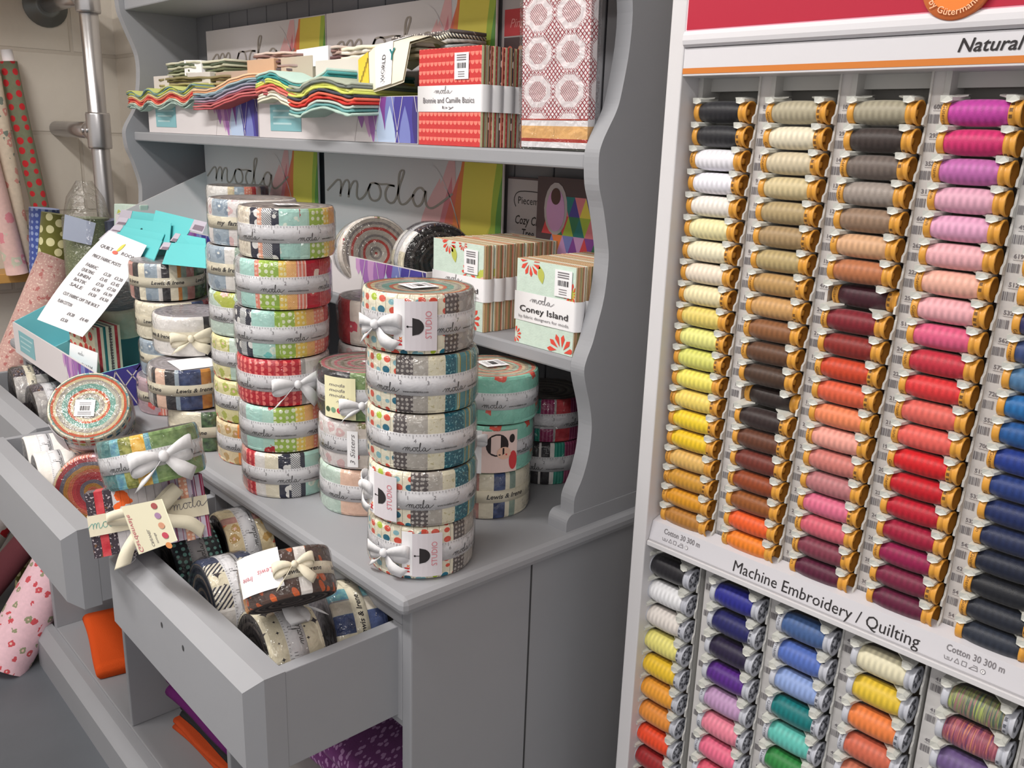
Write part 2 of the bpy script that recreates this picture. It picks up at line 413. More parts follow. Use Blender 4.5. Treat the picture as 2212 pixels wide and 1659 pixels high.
for i, (lx, ly, lz, pw) in enumerate(LAMPS):
    t = thing('ceiling_light', 'white fluorescent tube fitting under the ceiling, '+('above the dresser', 'towards the thread rack', 'towards the left wall')[i], 'ceiling light', (lx, ly, lz), 'tube fittings under the ceiling')
    mb = MB(); mb.box((-.7, -.1, 0), (.7, .1, .06), WHITE); mb.build('housing', t, .008)
    mb = MB()
    for dy in (-.05, .05): mb.lathe([(.013, -.6), (.013, .6)], M('lit_tube', (255, 248, 238), .4, emit=4), 12, Matrix.Translation((0, dy, -.018)), 'x')
    mb.build('tube', t)
    mb = MB()
    for dx in (-.6, .6): mb.tube([(dx, 0, .06), (dx, 0, 2.9-lz)], .004, M('steel', (160, 160, 165), .3, 1), 8)
    mb.build('hanger', t)

# ------------------------------------------------------------------ dresser
T = .87                                # counter top height
dr = thing('dresser', 'grey painted wooden dresser with open hutch and pulled out drawers', 'dresser', (0, 0, 0))
def gbox(name, a, b, mat=GREY, bev=.0025, label=None, parent=None):
    q = MB(); q.box(a, b, mat); return q.build(name, parent or dr, bev, label)
XR, XL = -.727, -2.285
gbox('counter_top', (XL-.012, .508, T-.022), (-.712, .985, T), GREY, .008)
# carcass: sides, back, dividers, rails, cubby floor
def side_panel(x0, x1):
    q = MB()
    q.box((x0, .53, .0), (x1, .98, T-.022), GREY); return q
q = side_panel(-.745, XR); q.build('side_panel', dr, .002)
q = MB(); q.box((XR-.0002, .716, 0), (XR+.0006, .7185, T-.0225), DARK); q.build('panel_joint', dr, label='dark vertical joint line')
q = side_panel(XL, -2.265); q.build('side_panel', dr, .002)
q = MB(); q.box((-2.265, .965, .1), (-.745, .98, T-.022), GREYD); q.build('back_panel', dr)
for x in (-1.757, -1.262): gbox('divider', (x, .533, .11), (x+.013, .965, .69), GREY, .002)
gbox('cubby_floor', (-2.265, .53, .09), (-.745, .965, .11), GREY, .002)
gbox('drawer_bed', (-2.265, .535, .676), (-.745, .965, .69), GREY, .002)
gbox('top_rail', (-2.265, .53, .817), (-.745, .55, T-.022), GREY, .002)
for x in (-1.746, -1.25, -.757): gbox('stile', (x-.006, .53, .69), (x+.012, .55, .817), GREY, .001)
q = MB()                               # plinth with sloped top moulding
for (x0, x1) in ((-2.305, -.72),):
    P = [(.49, 0), (.49, .078), (.512, .104), (.53, .104), (.53, 0)]
    for i in range(5):
        (ya, za), (yb, zb) = P[i], P[(i+1) % 5]
        q.poly([(x0, ya, za), (x1, ya, za), (x1, yb, zb), (x0, yb, zb)], GREY)
    q.poly([(x0, y, z) for y, z in P], GREY); q.poly([(x1, y, z) for y, z in reversed(P)], GREY)
q.build('plinth', dr, .003)
# drawers
def drawer(x0, x1, yf, holes=False, open_=True):
    """raised-field front whose field is at yf; box behind"""
    zt, zb = T-.056, T-.179; yb = yf+.019; b = .02
    d = MB()
    O = [(x0, yb, zb), (x1, yb, zb), (x1, yb, zt), (x0, yb, zt)]
    I = [(x0+b*.6, yf, zb+b*.7), (x1-b*.6, yf, zb+b*.7), (x1-b*.6, yf, zt-b*.7), (x0+b*.6, yf, zt-b*.7)]
    O2 = [(p[0], p[1], p[2]) for p in O]; Bk = [(p[0], yb+.024, p[2]) for p in O]
    for i in range(4):
        j = (i+1) % 4
        d.poly([O2[i], O2[j], I[j], I[i]], GREY); d.poly([Bk[i], Bk[j], O2[j], O2[i]], GREY)
    d.poly(I, GREY); d.poly(list(reversed(Bk)), GREY)
    fr = d.build('drawer_front', dr, .0015)
    if holes:
        h = MB()
        for px, py in ((349, 1350), (395, 1400)):
            c = at(px, py, 'y', yf-.0004); r = .004
            h.poly([(c.x+r*.7*math.cos(a*PI/4), c.y, c.z+r*math.sin(a*PI/4)) for a in range(8)], DARK)
        h.build('screw_hole', fr, label='dark screw hole')
    yb2 = yb+.024; ye = yb2+.33; bx = MB(); ti = .012
    bx.box((x0+.004, yb2, zb+.004), (x0+.004+ti, ye, zt-.001), GREY); bx.box((x1-.004-ti, yb2, zb+.004), (x1-.0005, ye, zt-.001), GREY)
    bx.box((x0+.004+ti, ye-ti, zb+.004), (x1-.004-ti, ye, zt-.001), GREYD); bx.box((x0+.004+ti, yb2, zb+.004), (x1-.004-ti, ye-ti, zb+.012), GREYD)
    bx.build('drawer_box', dr, .001)
drawer(-1.168, -.752, .343, True)
drawer(-1.722, -1.238, .31)
drawer(-2.215, -1.735, .392)
# hutch
PROF = [(.0, .789), (.025, .789), (.045, .79), (.07, .803), (.1, .812), (.131, .8145), (.151, .812), (.170, .807), (.196, .798), (.214, .794), (.229, .798), (.248, .807),
        (.271, .814), (.294, .821), (.317, .825), (.351, .827), (.374, .823), (.413, .812), (.44, .802), (.472, .799), (.488, .803), (.504, .812), (.525, .825), (.546, .832), (.598, .8415),
        (.648, .841), (.70, .822), (.74, .808), (.78, .806)]
PROF = [(z, y) for z, y in catmull(PROF, 4)]
def hutch_side(x0, x1, dy=0):
    q = MB(); n = len(PROF); Y1 = .975
    for i in range(n-1):
        (za, ya), (zb, yb) = PROF[i], PROF[i+1]; za += T+.022; zb += T+.022; ya += dy; yb += dy
        za -= .022 if i else 0; zb -= .022
        q.poly([(x0, ya, za), (x1, ya, za), (x1, yb, zb), (x0, yb, zb)], GREY, True)
        q.poly([(x1, ya, za), (x1, Y1, za), (x1, Y1, zb), (x1, yb, zb)], GREY); q.poly([(x0, Y1, za), (x0, ya, za), (x0, yb, zb), (x0, Y1, zb)], GREY)
        q.poly([(x1, Y1, za), (x0, Y1, za), (x0, Y1, zb), (x1, Y1, zb)], GREY)
    z1 = PROF[-1][0]+T; yt = PROF[-1][1]+dy
    q.poly([(x0, yt, z1), (x1, yt, z1), (x1, Y1, z1), (x0, Y1, z1)], GREY)
    return q.build('hutch_side', dr)
hutch_side(-.75, -.726); hutch_side(-2.224, -2.2, -.018)
def foot(x0, x1):
    q = MB(); pr = [(.775+.011*(1-math.sin(a)), .011+.012*math.cos(a)*1.0) for a in [PI/2*k/6 for k in range(7)]]
    P = [(.775, .0), (.775, .008)]+[(.775+.012*(1-math.cos(a)), .0095+.013*math.sin(a)) for a in [PI/2*k/6 for k in range(7)]]+[(.975, .0225), (.975, 0)]
    for i in range(len(P)):
        (ya, za), (yb, zb) = P[i], P[(i+1) % len(P)]
        q.poly([(x0, ya, T+za), (x1, ya, T+za), (x1, yb, T+zb), (x0, yb, T+zb)], GREY)
    q.poly([(x0, y, T+z) for y, z in P], GREY); q.poly([(x1, y, T+z) for y, z in reversed(P)], GREY)
    q.build('hutch_foot', dr, .001)
foot(-.758, -.7245); foot(-2.232, -2.192)
gbox('shelf', (-2.2, .797, T+.205), (-.75, .965, T+.224), GREY, .003)
gbox('shelf', (-2.2, .80, T+.457), (-.75, .965, T+.477), GREY, .003)
gbox('top_board', (-2.2, .80, T+.742), (-.75, .965, T+.78), GREY, .003)
q = MB(); x = -2.2                      # tongue and groove boards
while x < -.76:
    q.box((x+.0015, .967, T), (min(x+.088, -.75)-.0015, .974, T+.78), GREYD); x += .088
q.box((-2.2, .973, T), (-.75, .978, T+.78), M('groove', (70, 70, 72), .8)); q.build('hutch_back', dr, .0015)

# ------------------------------------------------------------------ fabrics
F = dict(
 cream=fab('cream', (238, 230, 208)), creamdots=fab('cream dots', (236, 226, 208), 'dots', (215, 203, 186), sc_=130),
 navy=fab('navy print', (52, 54, 70), 'bigdots', (236, 234, 230), (236, 234, 230), sc_=75), peach=fab('peach', (240, 176, 150), 'dots', (250, 222, 205), sc_=170),
 diag=fab('diagonal', (232, 232, 230), 'stripe', (84, 86, 100), (1, 1, 1), sc_=330), aqua=fab('aqua', (184, 226, 216), 'floral', (122, 205, 200), (232, 240, 226), sc_=110),
 aqual=fab('aqua leaf', (190, 228, 214), 'floral', (190, 45, 55), (150, 190, 70), sc_=70), green=fab('green dots', (168, 198, 88), 'dots', (236, 242, 214), sc_=120),
 greenl=fab('green leaf', (158, 192, 84), 'leaves', (226, 236, 196), sc_=70), yellow=fab('yellow', (246, 214, 104), 'dots', (252, 240, 190), sc_=150),
 orange=fab('orange stripe', (248, 184, 106), 'stripe', (252, 208, 150), (1, 1, 1), sc_=420), coral=fab('coral', (240, 148, 128), 'dots', (250, 200, 180), sc_=170),
 coralst=fab('coral stripe', (238, 140, 120), 'stripe', (250, 212, 200), sc_=200), redf=fab('red floral', (196, 44, 62), 'floral', (244, 226, 212), (226, 84, 92), sc_=90),
 redst=fab('red stripe', (190, 50, 62), 'stripe', (226, 110, 110), sc_=260), scal=fab('red scallops', (196, 40, 56), 'scallop', (246, 134, 126), sc_=125),
 scalh=fab('red scallop rows', (200, 62, 62), 'scallop_h', (238, 130, 116), sc_=112),
 white=fab('white', (238, 234, 230)), wprint=fab('white print', (236, 230, 228), 'floral', (214, 204, 208), (224, 190, 190), sc_=90), grey=fab('grey', (176, 172, 170), 'dots', (196, 192, 188), sc_=60),
 balls=fab('balls on strings', (242, 236, 214), 'balls', (224, 84, 62), (36, 112, 138), sc_=72), charc=fab('charcoal dots', (98, 90, 90), 'dots', (190, 184, 178), sc_=190),
 greige=fab('greige', (186, 180, 172), 'speck', (206, 202, 196), sc_=60), ccross=fab('cream arrows', (232, 226, 202), 'speck', (206, 198, 160), (222, 214, 180), sc_=60),
 teal=fab('teal specks', (34, 104, 122), 'speck', (130, 190, 196), sc_=120), tealy=fab('teal gold', (88, 150, 158), 'band', (206, 172, 70), (150, 200, 200), sc_=130),
 mint=fab('mint', (196, 218, 206), 'batik', (214, 230, 218), sc_=18), mintf=fab('mint blooms', (150, 216, 196), 'floral', (232, 92, 76), (240, 150, 110), sc_=62),
 minty=fab('mint with flower', (204, 222, 210), 'floral', (212, 70, 58), (190, 198, 90), sc_=30), yflor=fab('yellow floral', (236, 228, 176), 'floral', (222, 110, 80), (188, 196, 96), sc_=90),
 tanf=fab('tan floral', (226, 208, 170), 'floral', (220, 110, 90), (196, 160, 100), sc_=90), orangep=fab('orange plain', (240, 146, 62)), roses=fab('rose garden', (232, 222, 212), 'floral', (206, 80, 98), (150, 146, 100), sc_=55),
 peachp=fab('peach plain', (244, 206, 184)), redp=fab('deep red', (182, 48, 60), 'batik', (206, 84, 90), sc_=60), dgreen=fab('dark green', (64, 82, 66), 'batik', (106, 140, 96), sc_=90),
 black=fab('black', (40, 38, 42), 'batik', (70, 68, 72), sc_=70), blue=fab('ink blue', (52, 62, 98), 'batik', (84, 98, 140), sc_=70), stripeL=fab('lewis stripes', (204, 196, 182), 'band', (130, 150, 160), (192, 116, 84), sc_=90),
 bluegrey=fab('blue grey', (168, 182, 194), 'floral', (206, 214, 220), (140, 156, 172), sc_=90), rust=fab('rust', (186, 118, 60), 'batik', (210, 150, 80), sc_=70), mauvep=fab('mauve print', (196, 170, 178), 'floral', (226, 100, 96), (70, 64, 80), sc_=70),
 rose=fab('dusty rose', (186, 128, 122), 'batik', (206, 160, 150), sc_=60), sage=fab('sage', (136, 156, 146), 'batik', (160, 176, 160), sc_=60), brownp=fab('brown fern', (84, 66, 60), 'leaves', (196, 96, 54), sc_=38),
 magenta=fab('magenta', (150, 50, 96), 'stripe', (176, 96, 130), sc_=200), dteal=fab('dark teal', (34, 104, 116), 'stripe', (60, 130, 130), sc_=200), bteal=fab('jade', (40, 140, 122), 'stripe', (80, 170, 150), sc_=200),
 darkbat=fab('dark mottled', (66, 58, 66), 'speck', (180, 170, 176), (110, 80, 60), sc_=110), navyb=fab('navy mottled', (46, 56, 84), 'speck', (96, 110, 146), sc_=70), tealb=fab('teal batik', (66, 120, 124), 'batik', (110, 160, 156), sc_=110),
 olive=fab('olive batik', (124, 130, 58), 'batik', (176, 176, 100), sc_=110), gold=fab('gold batik', (232, 178, 60), 'batik', (246, 210, 120), sc_=110), greenb=fab('green batik', (116, 146, 92), 'batik', (150, 176, 120), sc_=110),
 aquab=fab('aqua batik', (140, 196, 196), 'batik', (96, 150, 176), sc_=110), xcream=fab('cream crosses', (228, 220, 196), 'cross', (62, 58, 64), sc_=62), xnavy=fab('navy sprigs', (50, 62, 92), 'cross', (220, 220, 224), sc_=62),
 xdiag=fab('dark strokes', (222, 216, 200), 'stripe', (54, 54, 66), (1, 1, 1), sc_=150), leafy=fab('leaf print', (232, 218, 180), 'floral', (168, 128, 72), (206, 96, 96), sc_=38), linen=fab('linen', (160, 148, 136), 'stripe', (142, 130, 120), sc_=420),
 tprint=fab('turquoise print', (60, 66, 72), 'dots', (146, 206, 196), sc_=120), pinkf=fab('pink posies', (236, 196, 206), 'floral', (206, 84, 92), (150, 150, 120), sc_=72), purplef=fab('purple sprigs', (126, 66, 128), 'leaves', (196, 150, 200), sc_=62),
)
SP = dict(studio=spiral('spiral studio', [(222, 208, 170), (214, 110, 80), (130, 176, 164), (130, 176, 164), (196, 194, 180), (176, 168, 160)]),
 grey=spiral('spiral grey', [(176, 164, 158), (150, 140, 138), (196, 186, 178)]), mint=spiral('spiral mint', [(190, 214, 196), (238, 150, 130), (232, 214, 180), (196, 190, 170)]),
 rose=spiral('spiral rose', [(186, 170, 160), (214, 130, 140), (190, 180, 168), (150, 146, 130)]), red=spiral('spiral red', [(200, 84, 78), (196, 186, 176), (150, 142, 140), (206, 196, 186), (206, 196, 186)]),
 dark=spiral('spiral dark', [(44, 42, 46), (74, 70, 72), (56, 52, 56), (104, 96, 94)]), navy=spiral('spiral navy', [(70, 78, 96), (110, 116, 130), (190, 176, 164), (90, 98, 116)]),
 pink=spiral('spiral pink', [(222, 96, 100), (236, 140, 110), (216, 160, 90), (140, 136, 150), (206, 84, 92)], .006), white=spiral('spiral white', [(236, 234, 234), (214, 212, 214)]), pale=spiral('spiral pale', [(196, 190, 196), (176, 170, 176)]))
RR, RH = .0622, .0645                     # roll radius and height
CACHE = {}
def cyl(R, h0=0.):
    return lambda x, y: Vector((R*math.cos(x/R), R*math.sin(x/R), y+h0))
def roll_body(sectors, sp, R=RR, H=RH, seed=0):
    """sectors [(x, fabric)]: x = right edge of the strip as a fraction of the visible width"""
    r = random.Random(seed); mb = MB(); n = 120
    bounds = [(math.asin(max(-1, min(1, 2*x-1))), F[f]) for x, f in sectors]
    names = [F[f] for _, f in sectors]
    k = len(names); back = [names[(i*5+1) % k] for i in range(9)]
    def mat_at(a):
        a = (a+PI) % (2*PI)-PI
        if abs(a) <= PI/2:
            for b, mt in bounds:
                if a <= b+1e-6: return mt
            return bounds[-1][1]
        return back[int((abs(a)-PI/2)/(PI/2)*4.49)+(4 if a < 0 else 0)]
    ms = [mat_at(2*PI*(i+.5)/n) for i in range(n)]
    off = [0.]*n; cur = 0
    for i in range(n):
        if ms[i] is not ms[i-1]: cur = r.uniform(-.0006, .0003)
        off[i] = cur+r.uniform(-.0001, .0001)
    prof = [(R-.004, 0), (R-.0014, .0008), (R, .004), (R+.0004, H*.3), (R-.0006, H*.5), (R+.0004, H*.7), (R, H-.004), (R-.0012, H-.0008), (R-.0035, H)]
    for i in range(n):
        a0, a1 = 2*PI*i/n, 2*PI*(i+1)/n; o0 = off[i]; o1 = off[(i+1) % n]
        for j in range(len(prof)-1):
            (ra, ha), (rb, hb) = prof[j], prof[j+1]
            mb.poly([((ra+o0)*math.cos(a0), (ra+o0)*math.sin(a0), ha), ((ra+o1)*math.cos(a1), (ra+o1)*math.sin(a1), ha),
                     ((rb+o1)*math.cos(a1), (rb+o1)*math.sin(a1), hb), ((rb+o0)*math.cos(a0), (rb+o0)*math.sin(a0), hb)], ms[i], False,
                    [(a0*R, ha), (a1*R, ha), (a1*R, hb), (a0*R, hb)])
    rings = [(1., H), (.8, H-.0007), (.45, H-.0016), (.12, H-.0022), (0, H-.003)]
    for side in (0, 1):
        for j in range(len(rings)-1):
            (f0, h0), (f1, h1) = rings[j], rings[j+1]
            for i in range(0, n, 3):
                a0, a1 = 2*PI*i/n, 2*PI*(i+3)/n; Rt = R-.0037
                P = [(f0*Rt*math.cos(a0), f0*Rt*math.sin(a0)), (f0*Rt*math.cos(a1), f0*Rt*math.sin(a1)), (f1*Rt*math.cos(a1), f1*Rt*math.sin(a1)), (f1*Rt*math.cos(a0), f1*Rt*math.sin(a0))]
                hs = (h0, h0, h1, h1) if side else (H-h0, H-h0, H-h1, H-h1)
                q = [(p[0], p[1], h) for p, h in zip(P, hs)]; uvs = list(P)
                if not side: q.reverse(); uvs.reverse()
                mb.poly(q, SP[sp], True, uvs)
    return mb
def tape_mesh(kind, R=RR+.0009, H=RH):
    key = ('tape', kind, R)
    if key in CACHE: return CACHE[key]
    mb = MB(); hw = .0112 if kind == 'ruler' else .0085; m0 = TAPE_W if kind == 'ruler' else TAPE_C
    mb.lathe([(R-.0009, H/2-hw), (R, H/2-hw), (R, H/2+hw), (R-.0009, H/2+hw)], m0, 64, cap=False, smooth=True)
    fn = cyl(R+.00025, H/2); circ = 2*PI*R
    if kind == 'ruler':
        p = circ/13
        for i in range(13*8):
            x = i*p/8; hgt = .0045 if i % 8 == 0 else (.003 if i % 4 == 0 else .0018)
            rect(mb, fn, x, hw-.0006-hgt, x+.0005, hw-.0006, INKG)
        for i in range(13): put_text(mb, str(i % 12+1), .0052, cyl(R+.00025, H/2+.0006), INKG, center=False) if False else put_text(mb, str(i % 12+1), .0066, (lambda x, y, s=i*p+.001: fn(x+s, y+.0012)), INKG)
        for i in range(5):
            s = i*circ/5
            moda(mb, .0042, lambda x, y, s=s: fn(x+s+.003, y-.0082), INK, .075)
            put_text(mb, 'www.modafabrics.com', .0034, lambda x, y, s=s: fn(x+s+.036, y-.0078), INK, width=.028, bold=.012)
    else:
        word = 'Lewis & Irene' if kind == 'lewis' else 'my  family'
        for i in range(5):
            s = i*circ/5
            put_text(mb, word, .0092, lambda x, y, s=s: fn(x+s, y-.003), INK, width=.056 if kind == 'lewis' else .048, shear=.25, bold=.02)
    CACHE[key] = mb.data('tape_'+kind); return CACHE[key]
def wrap_mesh(i, R=RR+.0022, H=RH):
    key = ('wrap', i, R)
    if key in CACHE: return CACHE[key]
    r = random.Random(i*7+3); mb = MB(); n = 72; m_ = 9
    def P(k, j):
        a = 2*PI*k/n; h = .0015+(H-.0012)*j/(m_-1)
        rr = R+.0005*math.sin(5*a+i)*math.sin(j*.7+i)+r.uniform(-.00045, .00035)
        if j in (0, m_-1): rr -= .0035
        return (rr*math.cos(a), rr*math.sin(a), h)
    G = [[P(k, j) for k in range(n)] for j in range(m_)]
    vs = [p for row in G for p in row]
    fs = [(j*n+k, j*n+(k+1) % n, (j+1)*n+(k+1) % n, (j+1)*n+k) for j in range(m_-1) for k in range(n)]
    top = [(R*.94*math.cos(2*PI*k/n)*.6, R*.94*math.sin(2*PI*k/n)*.6, H+.0003) for k in range(n)]
    b = len(vs); vs += top; vs.append((0, 0, H+.0002))
    fs += [((m_-1)*n+k, (m_-1)*n+(k+1) % n, b+(k+1) % n, b+k) for k in range(n)]+[(b+k, b+(k+1) % n, b+n) for k in range(n)]
    mb.mesh(vs, fs, WRAP, True)
    CACHE[key] = mb.data('wrap_film'); return CACHE[key]
def bow(mb, fn, s, mat, seed=0, tails=True):
    """fn(x, y, out) -> point; loops and tails of a tied tape"""
    r = random.Random(seed); hw = .0085*s
    for sg in (-1, 1):
        pts, wd = [], []
        for i in range(13):
            a = PI*2*i/12; L = .030*s
            x = sg*(.002+L*math.sin(a/2)**1.2); y = .006*s*math.sin(a)+sg*.004*s*math.sin(a/2); o = .002+.011*s*(math.sin(a/2))*(.5+.5*math.cos(a)) + .003*s*(i < 6)
            pts.append(fn(x, y, o)); k = .35+.65*math.sin(a/2)
            wd.append((fn(x, y+hw*k, o)-fn(x, y-hw*k, o))*.5)
        mb.strip(pts, wd, mat, .0007)
        if tails:
            pts, wd = [], []
            for i in range(7):
                t = i/6; x = sg*(.001+.026*s*t); y = -.002-.024*s*t+.003*math.sin(t*4+seed); o = .0035+.004*math.sin(t*3)
                pts.append(fn(x, y, o)); k = .4+.6*min(1, t*2)
                d = Vector((.6*sg, .75, 0)); wd.append((fn(x+hw*k*.55, y+sg*0+hw*k*.7, o)-fn(x-hw*k*.55, y-hw*k*.7, o))*.5)
            mb.strip(pts, wd, mat, .0007)
    c = fn(0, 0, .006); e = fn(0, 0, 0); u = (fn(.004, 0, .006)-c); v = (fn(0, .0055, .006)-c); wv = (c-e)
    vs, fs = [], []
    for i in range(7):
        ph = -PI/2+PI*i/6
        for k in range(10):
            th = 2*PI*k/10
            vs.append(c+u*(math.cos(ph)*math.cos(th)*1.2*s)+v*(math.sin(ph)*1.1*s)+wv*(math.cos(ph)*math.sin(th)*.8))
    for i in range(6):
        for k in range(10): fs.append((i*10+k, i*10+(k+1) % 10, (i+1)*10+(k+1) % 10, (i+1)*10+k))
    mb.mesh(vs, fs, mat, True)
def rfn(R, a0=0, h0=RH/2):
    return lambda x, y, o: Vector(((R+o)*math.cos(a0+x/R), (R+o)*math.sin(a0+x/R), h0+y))
def card(mb, fn, x0, x1, y0, y1, mat, out=.002, n=8, th=.0004):
    """curved card held against a roll"""
    vs = [fn(x0+(x1-x0)*i/n, y, out) for i in range(n+1) for y in (y0, y1)]+[fn(x0+(x1-x0)*i/n, y, out-th) for i in range(n+1) for y in (y0, y1)]
    k = 2*(n+1)
    fs = [(2*i, 2*i+2, 2*i+3, 2*i+1) for i in range(n)]+[(k+2*i+1, k+2*i+3, k+2*i+2, k+2*i) for i in range(n)]
    fs += [(2*i+1, 2*i+3, k+2*i+3, k+2*i+1) for i in range(n)]+[(k+2*i, k+2*i+2, 2*i+2, 2*i) for i in range(n)]
    mb.mesh(vs, fs, mat, False)
def sticker_top(t, ang=.4, x=.0, y=.0, s=.026, h=RH):
    mb = MB(); c, d = math.cos(ang), math.sin(ang)
    fn = lambda u, v, z=h+.0006: Vector((x+c*u-d*v, y+d*u+c*v, z))
    f0 = lambda u, v: fn(u, v, h+.0003)
    mb.poly([fn(-s/2, -s/2), fn(s/2, -s/2), fn(s/2, s/2), fn(-s/2, s/2)], PAPER)
    f1 = lambda u, v: fn(u, v, h+.0008)
    barcode(mb, f1, -s*.25, s*.25, -s*.12, s*.16, INK)
    for k in range(3): rect(mb, f1, -s*.35, s*(.24+.07*k), s*.33, s*(.27+.07*k), INKG)
    for k in range(2): rect(mb, f1, -s*.3, -s*(.2+.09*k), s*.28, -s*(.23+.09*k), INKG)
    return mb.build('price_sticker', t, label='white price sticker with a barcode')
SEED = [0]
def roll(label, mtx, sectors, sp='grey', tape='ruler', rot=0, group=None, sticker=False, wrap=True, tape_rot=None):
    """fabric strip roll: local +x is the side that faces the viewer"""
    SEED[0] += 1; sd = SEED[0]
    if not isinstance(mtx, Matrix):
        p = Vector(mtx); a = math.atan2(-p.y, -p.x)+rot; mtx = Matrix.Translation(p) @ Matrix.Rotation(a, 4, 'Z')
    t = thing('fabric_strip_roll', label, 'fabric roll', mtx, group)
    roll_body(sectors, sp, seed=sd).build('rolled_fabric', t)
    if tape:
        o = put('tape', tape_mesh(tape), t); o.rotation_euler = (0, 0, (sd*1.7 if tape_rot is None else tape_rot))
    if wrap:
        o = put('plastic_wrap', wrap_mesh(sd % 5), t); o.rotation_euler = (0, 0, sd*.9)
    if sticker: sticker_top(t, *(sticker if isinstance(sticker, tuple) else ()))
    return t
P_ = .066
def stack(c, rolls, group, z0=T):
    out = []
    for i, r in enumerate(reversed(rolls)):
        dx, dy = r.pop('d', (0, 0))
        out.append(roll(mtx=(c[0]+dx, c[1]+dy, z0+.0004+i*P_), group=group, **r))
    return list(reversed(out))
# stack with orange and teal balls, at the near corner
G1 = 'tower of ball print rolls at the corner of the counter'
s1 = stack((-.789, .590), [
 dict(label='ball print fabric roll with STUDIO card, topmost of the corner tower', sectors=[(.73, 'balls'), (.86, 'charc'), (1, 'grey')], sp='studio', tape_rot=-2.2, sticker=(.5, .0, .0, .034), d=(-.004, -.003)),
 dict(label='ball print fabric roll under the topmost roll of the corner tower', sectors=[(.1, 'balls'), (.28, 'balls'), (.42, 'charc'), (.55, 'greige'), (.7, 'ccross'), (.8, 'teal'), (1, 'tealy')], tape_rot=-.9),
 dict(label='ball print fabric roll at mid height of the corner tower', sectors=[(.25, 'balls'), (.38, 'charc'), (.56, 'greige'), (.7, 'ccross'), (.87, 'teal'), (1, 'tealy')], tape_rot=-1.6),
 dict(label='ball print fabric roll second from the counter in the corner tower', sectors=[(.4, 'balls'), (.55, 'charc'), (.68, 'greige'), (.8, 'ccross'), (.92, 'teal'), (1, 'tealy')], tape_rot=-.3, d=(.003, -.001)),
 dict(label='ball print fabric roll with STUDIO card, standing on the counter corner', sectors=[(.8, 'balls'), (.9, 'charc'), (1, 'greige')], tape_rot=-1.9)], G1)
PALE = M('pale_lilac_card', (214, 208, 214), .6)
def studio_card(t, x0=-.034, bowx=-.040, side=False, out=.0012):
    mb = MB(); fn = rfn(RR+.002)
    wd = .046
    card(mb, fn, x0, x0+.012, -.026, .028, PAPER, out, 3); card(mb, fn, x0+.012, x0+wd, -.027, .026, PALE, out, 6)
    f2 = lambda x, y: fn(x, y, out+.0003)
    rt = lambda x, y: f2(x0+.040-y, -.014+x)          # text turned a quarter
    put_text(mb, 'STUDIO', .0095, rt, INKP, width=.030)
    cx, cy = x0+.024, -.001                           # black pendant lamp drawing
    mb.poly([f2(cx-.004+.012*max(0, 1-(i-6)**2/36.)**.5*1.0, cy+(i-6)*.0016) for i in range(13)]+[], INK)
    rect(mb, f2, cx-.008, cy-.0004, cx-.004, cy+.0004, INK); disc(mb, f2, cx-.009, cy, .0012, INK)
    put_text(mb, 'M', .008, lambda x, y: f2(x0+.009-y, -.022+x), M('print_red', (206, 62, 66), .7), bold=.04); put_text(mb, 'x', .006, lambda x, y: f2(x0+.009-y, -.0155+x), M('print_orange', (226, 130, 60), .7), bold=.04)
    o = mb.build('name_card', t, label='pale card printed STUDIO with a black lamp')
    b = MB(); bow(b, lambda x, y, o_: rfn(RR+.002)(bowx+x, -.001+y, o_), .9, TAPE_W, 3); b.build('tape_bow', t, label='white tape bow')
studio_card(s1[0], -.026, -.046); studio_card(s1[4], -.022, -.042); studio_card(s1[3], -.075, -.095)
# tall multicolour tower
G2 = 'tall tower of rainbow strip rolls in the middle of the counter'
s2 = stack((-1.097, .580), [
 dict(label='rainbow strip fabric roll, topmost of the tall middle tower', sectors=[(.13, 'creamdots'), (.2, 'navy'), (.25, 'peach'), (.34, 'diag'), (.41, 'navy'), (.62, 'aqua'), (.72, 'aqual'), (.87, 'green'), (.93, 'yellow'), (1, 'orange')], sp='grey', tape_rot=.2, sticker=(.3, -.01, 0, .03), d=(.008, .008)),
 dict(label='rainbow strip fabric roll, second from the top of the middle tower', sectors=[(.06, 'diag'), (.2, 'aqua'), (.24, 'coral'), (.4, 'green'), (.44, 'greenl'), (.52, 'yellow'), (.62, 'orange'), (.73, 'coralst'), (.87, 'redf'), (1, 'redst')], tape_rot=-.5, d=(.004, .003)),
 dict(label='rainbow strip fabric roll, third from the top of the middle tower', sectors=[(.07, 'navy'), (.13, 'diag'), (.18, 'navy'), (.42, 'aqua'), (.47, 'greenl'), (.62, 'green'), (.75, 'yellow'), (.84, 'orange'), (.94, 'coral'), (1, 'redst')], tape_rot=-1.2),
 dict(label='red scallop print fabric roll tied with a white tape bow', sectors=[(.68, 'scal'), (.72, 'grey'), (1, 'wprint')], tape_rot=.1),
 dict(label='rainbow strip fabric roll, second from the counter in the middle tower', sectors=[(.08, 'diag'), (.25, 'aqua'), (.36, 'aqual'), (.6, 'green'), (.7, 'yellow'), (.8, 'orange'), (1, 'coral')], tape_rot=-.8),
 dict(label='strip roll with black and cream prints at the foot of the middle tower', sectors=[(.06, 'rose'), (.14, 'scal'), (.25, 'white'), (.4, 'cream'), (.52, 'navy'), (.64, 'diag'), (.68, 'navy'), (.87, 'aqua'), (1, 'green')], tape_rot=-1.5, d=(.002, 0))], G2)
b = MB(); bow(b, lambda x, y, o_: rfn(RR+.002)(.016+x, y, o_), 1.0, TAPE_W, 1); b.build('tape_bow', s2[3], label='white tape bow with a measuring print')
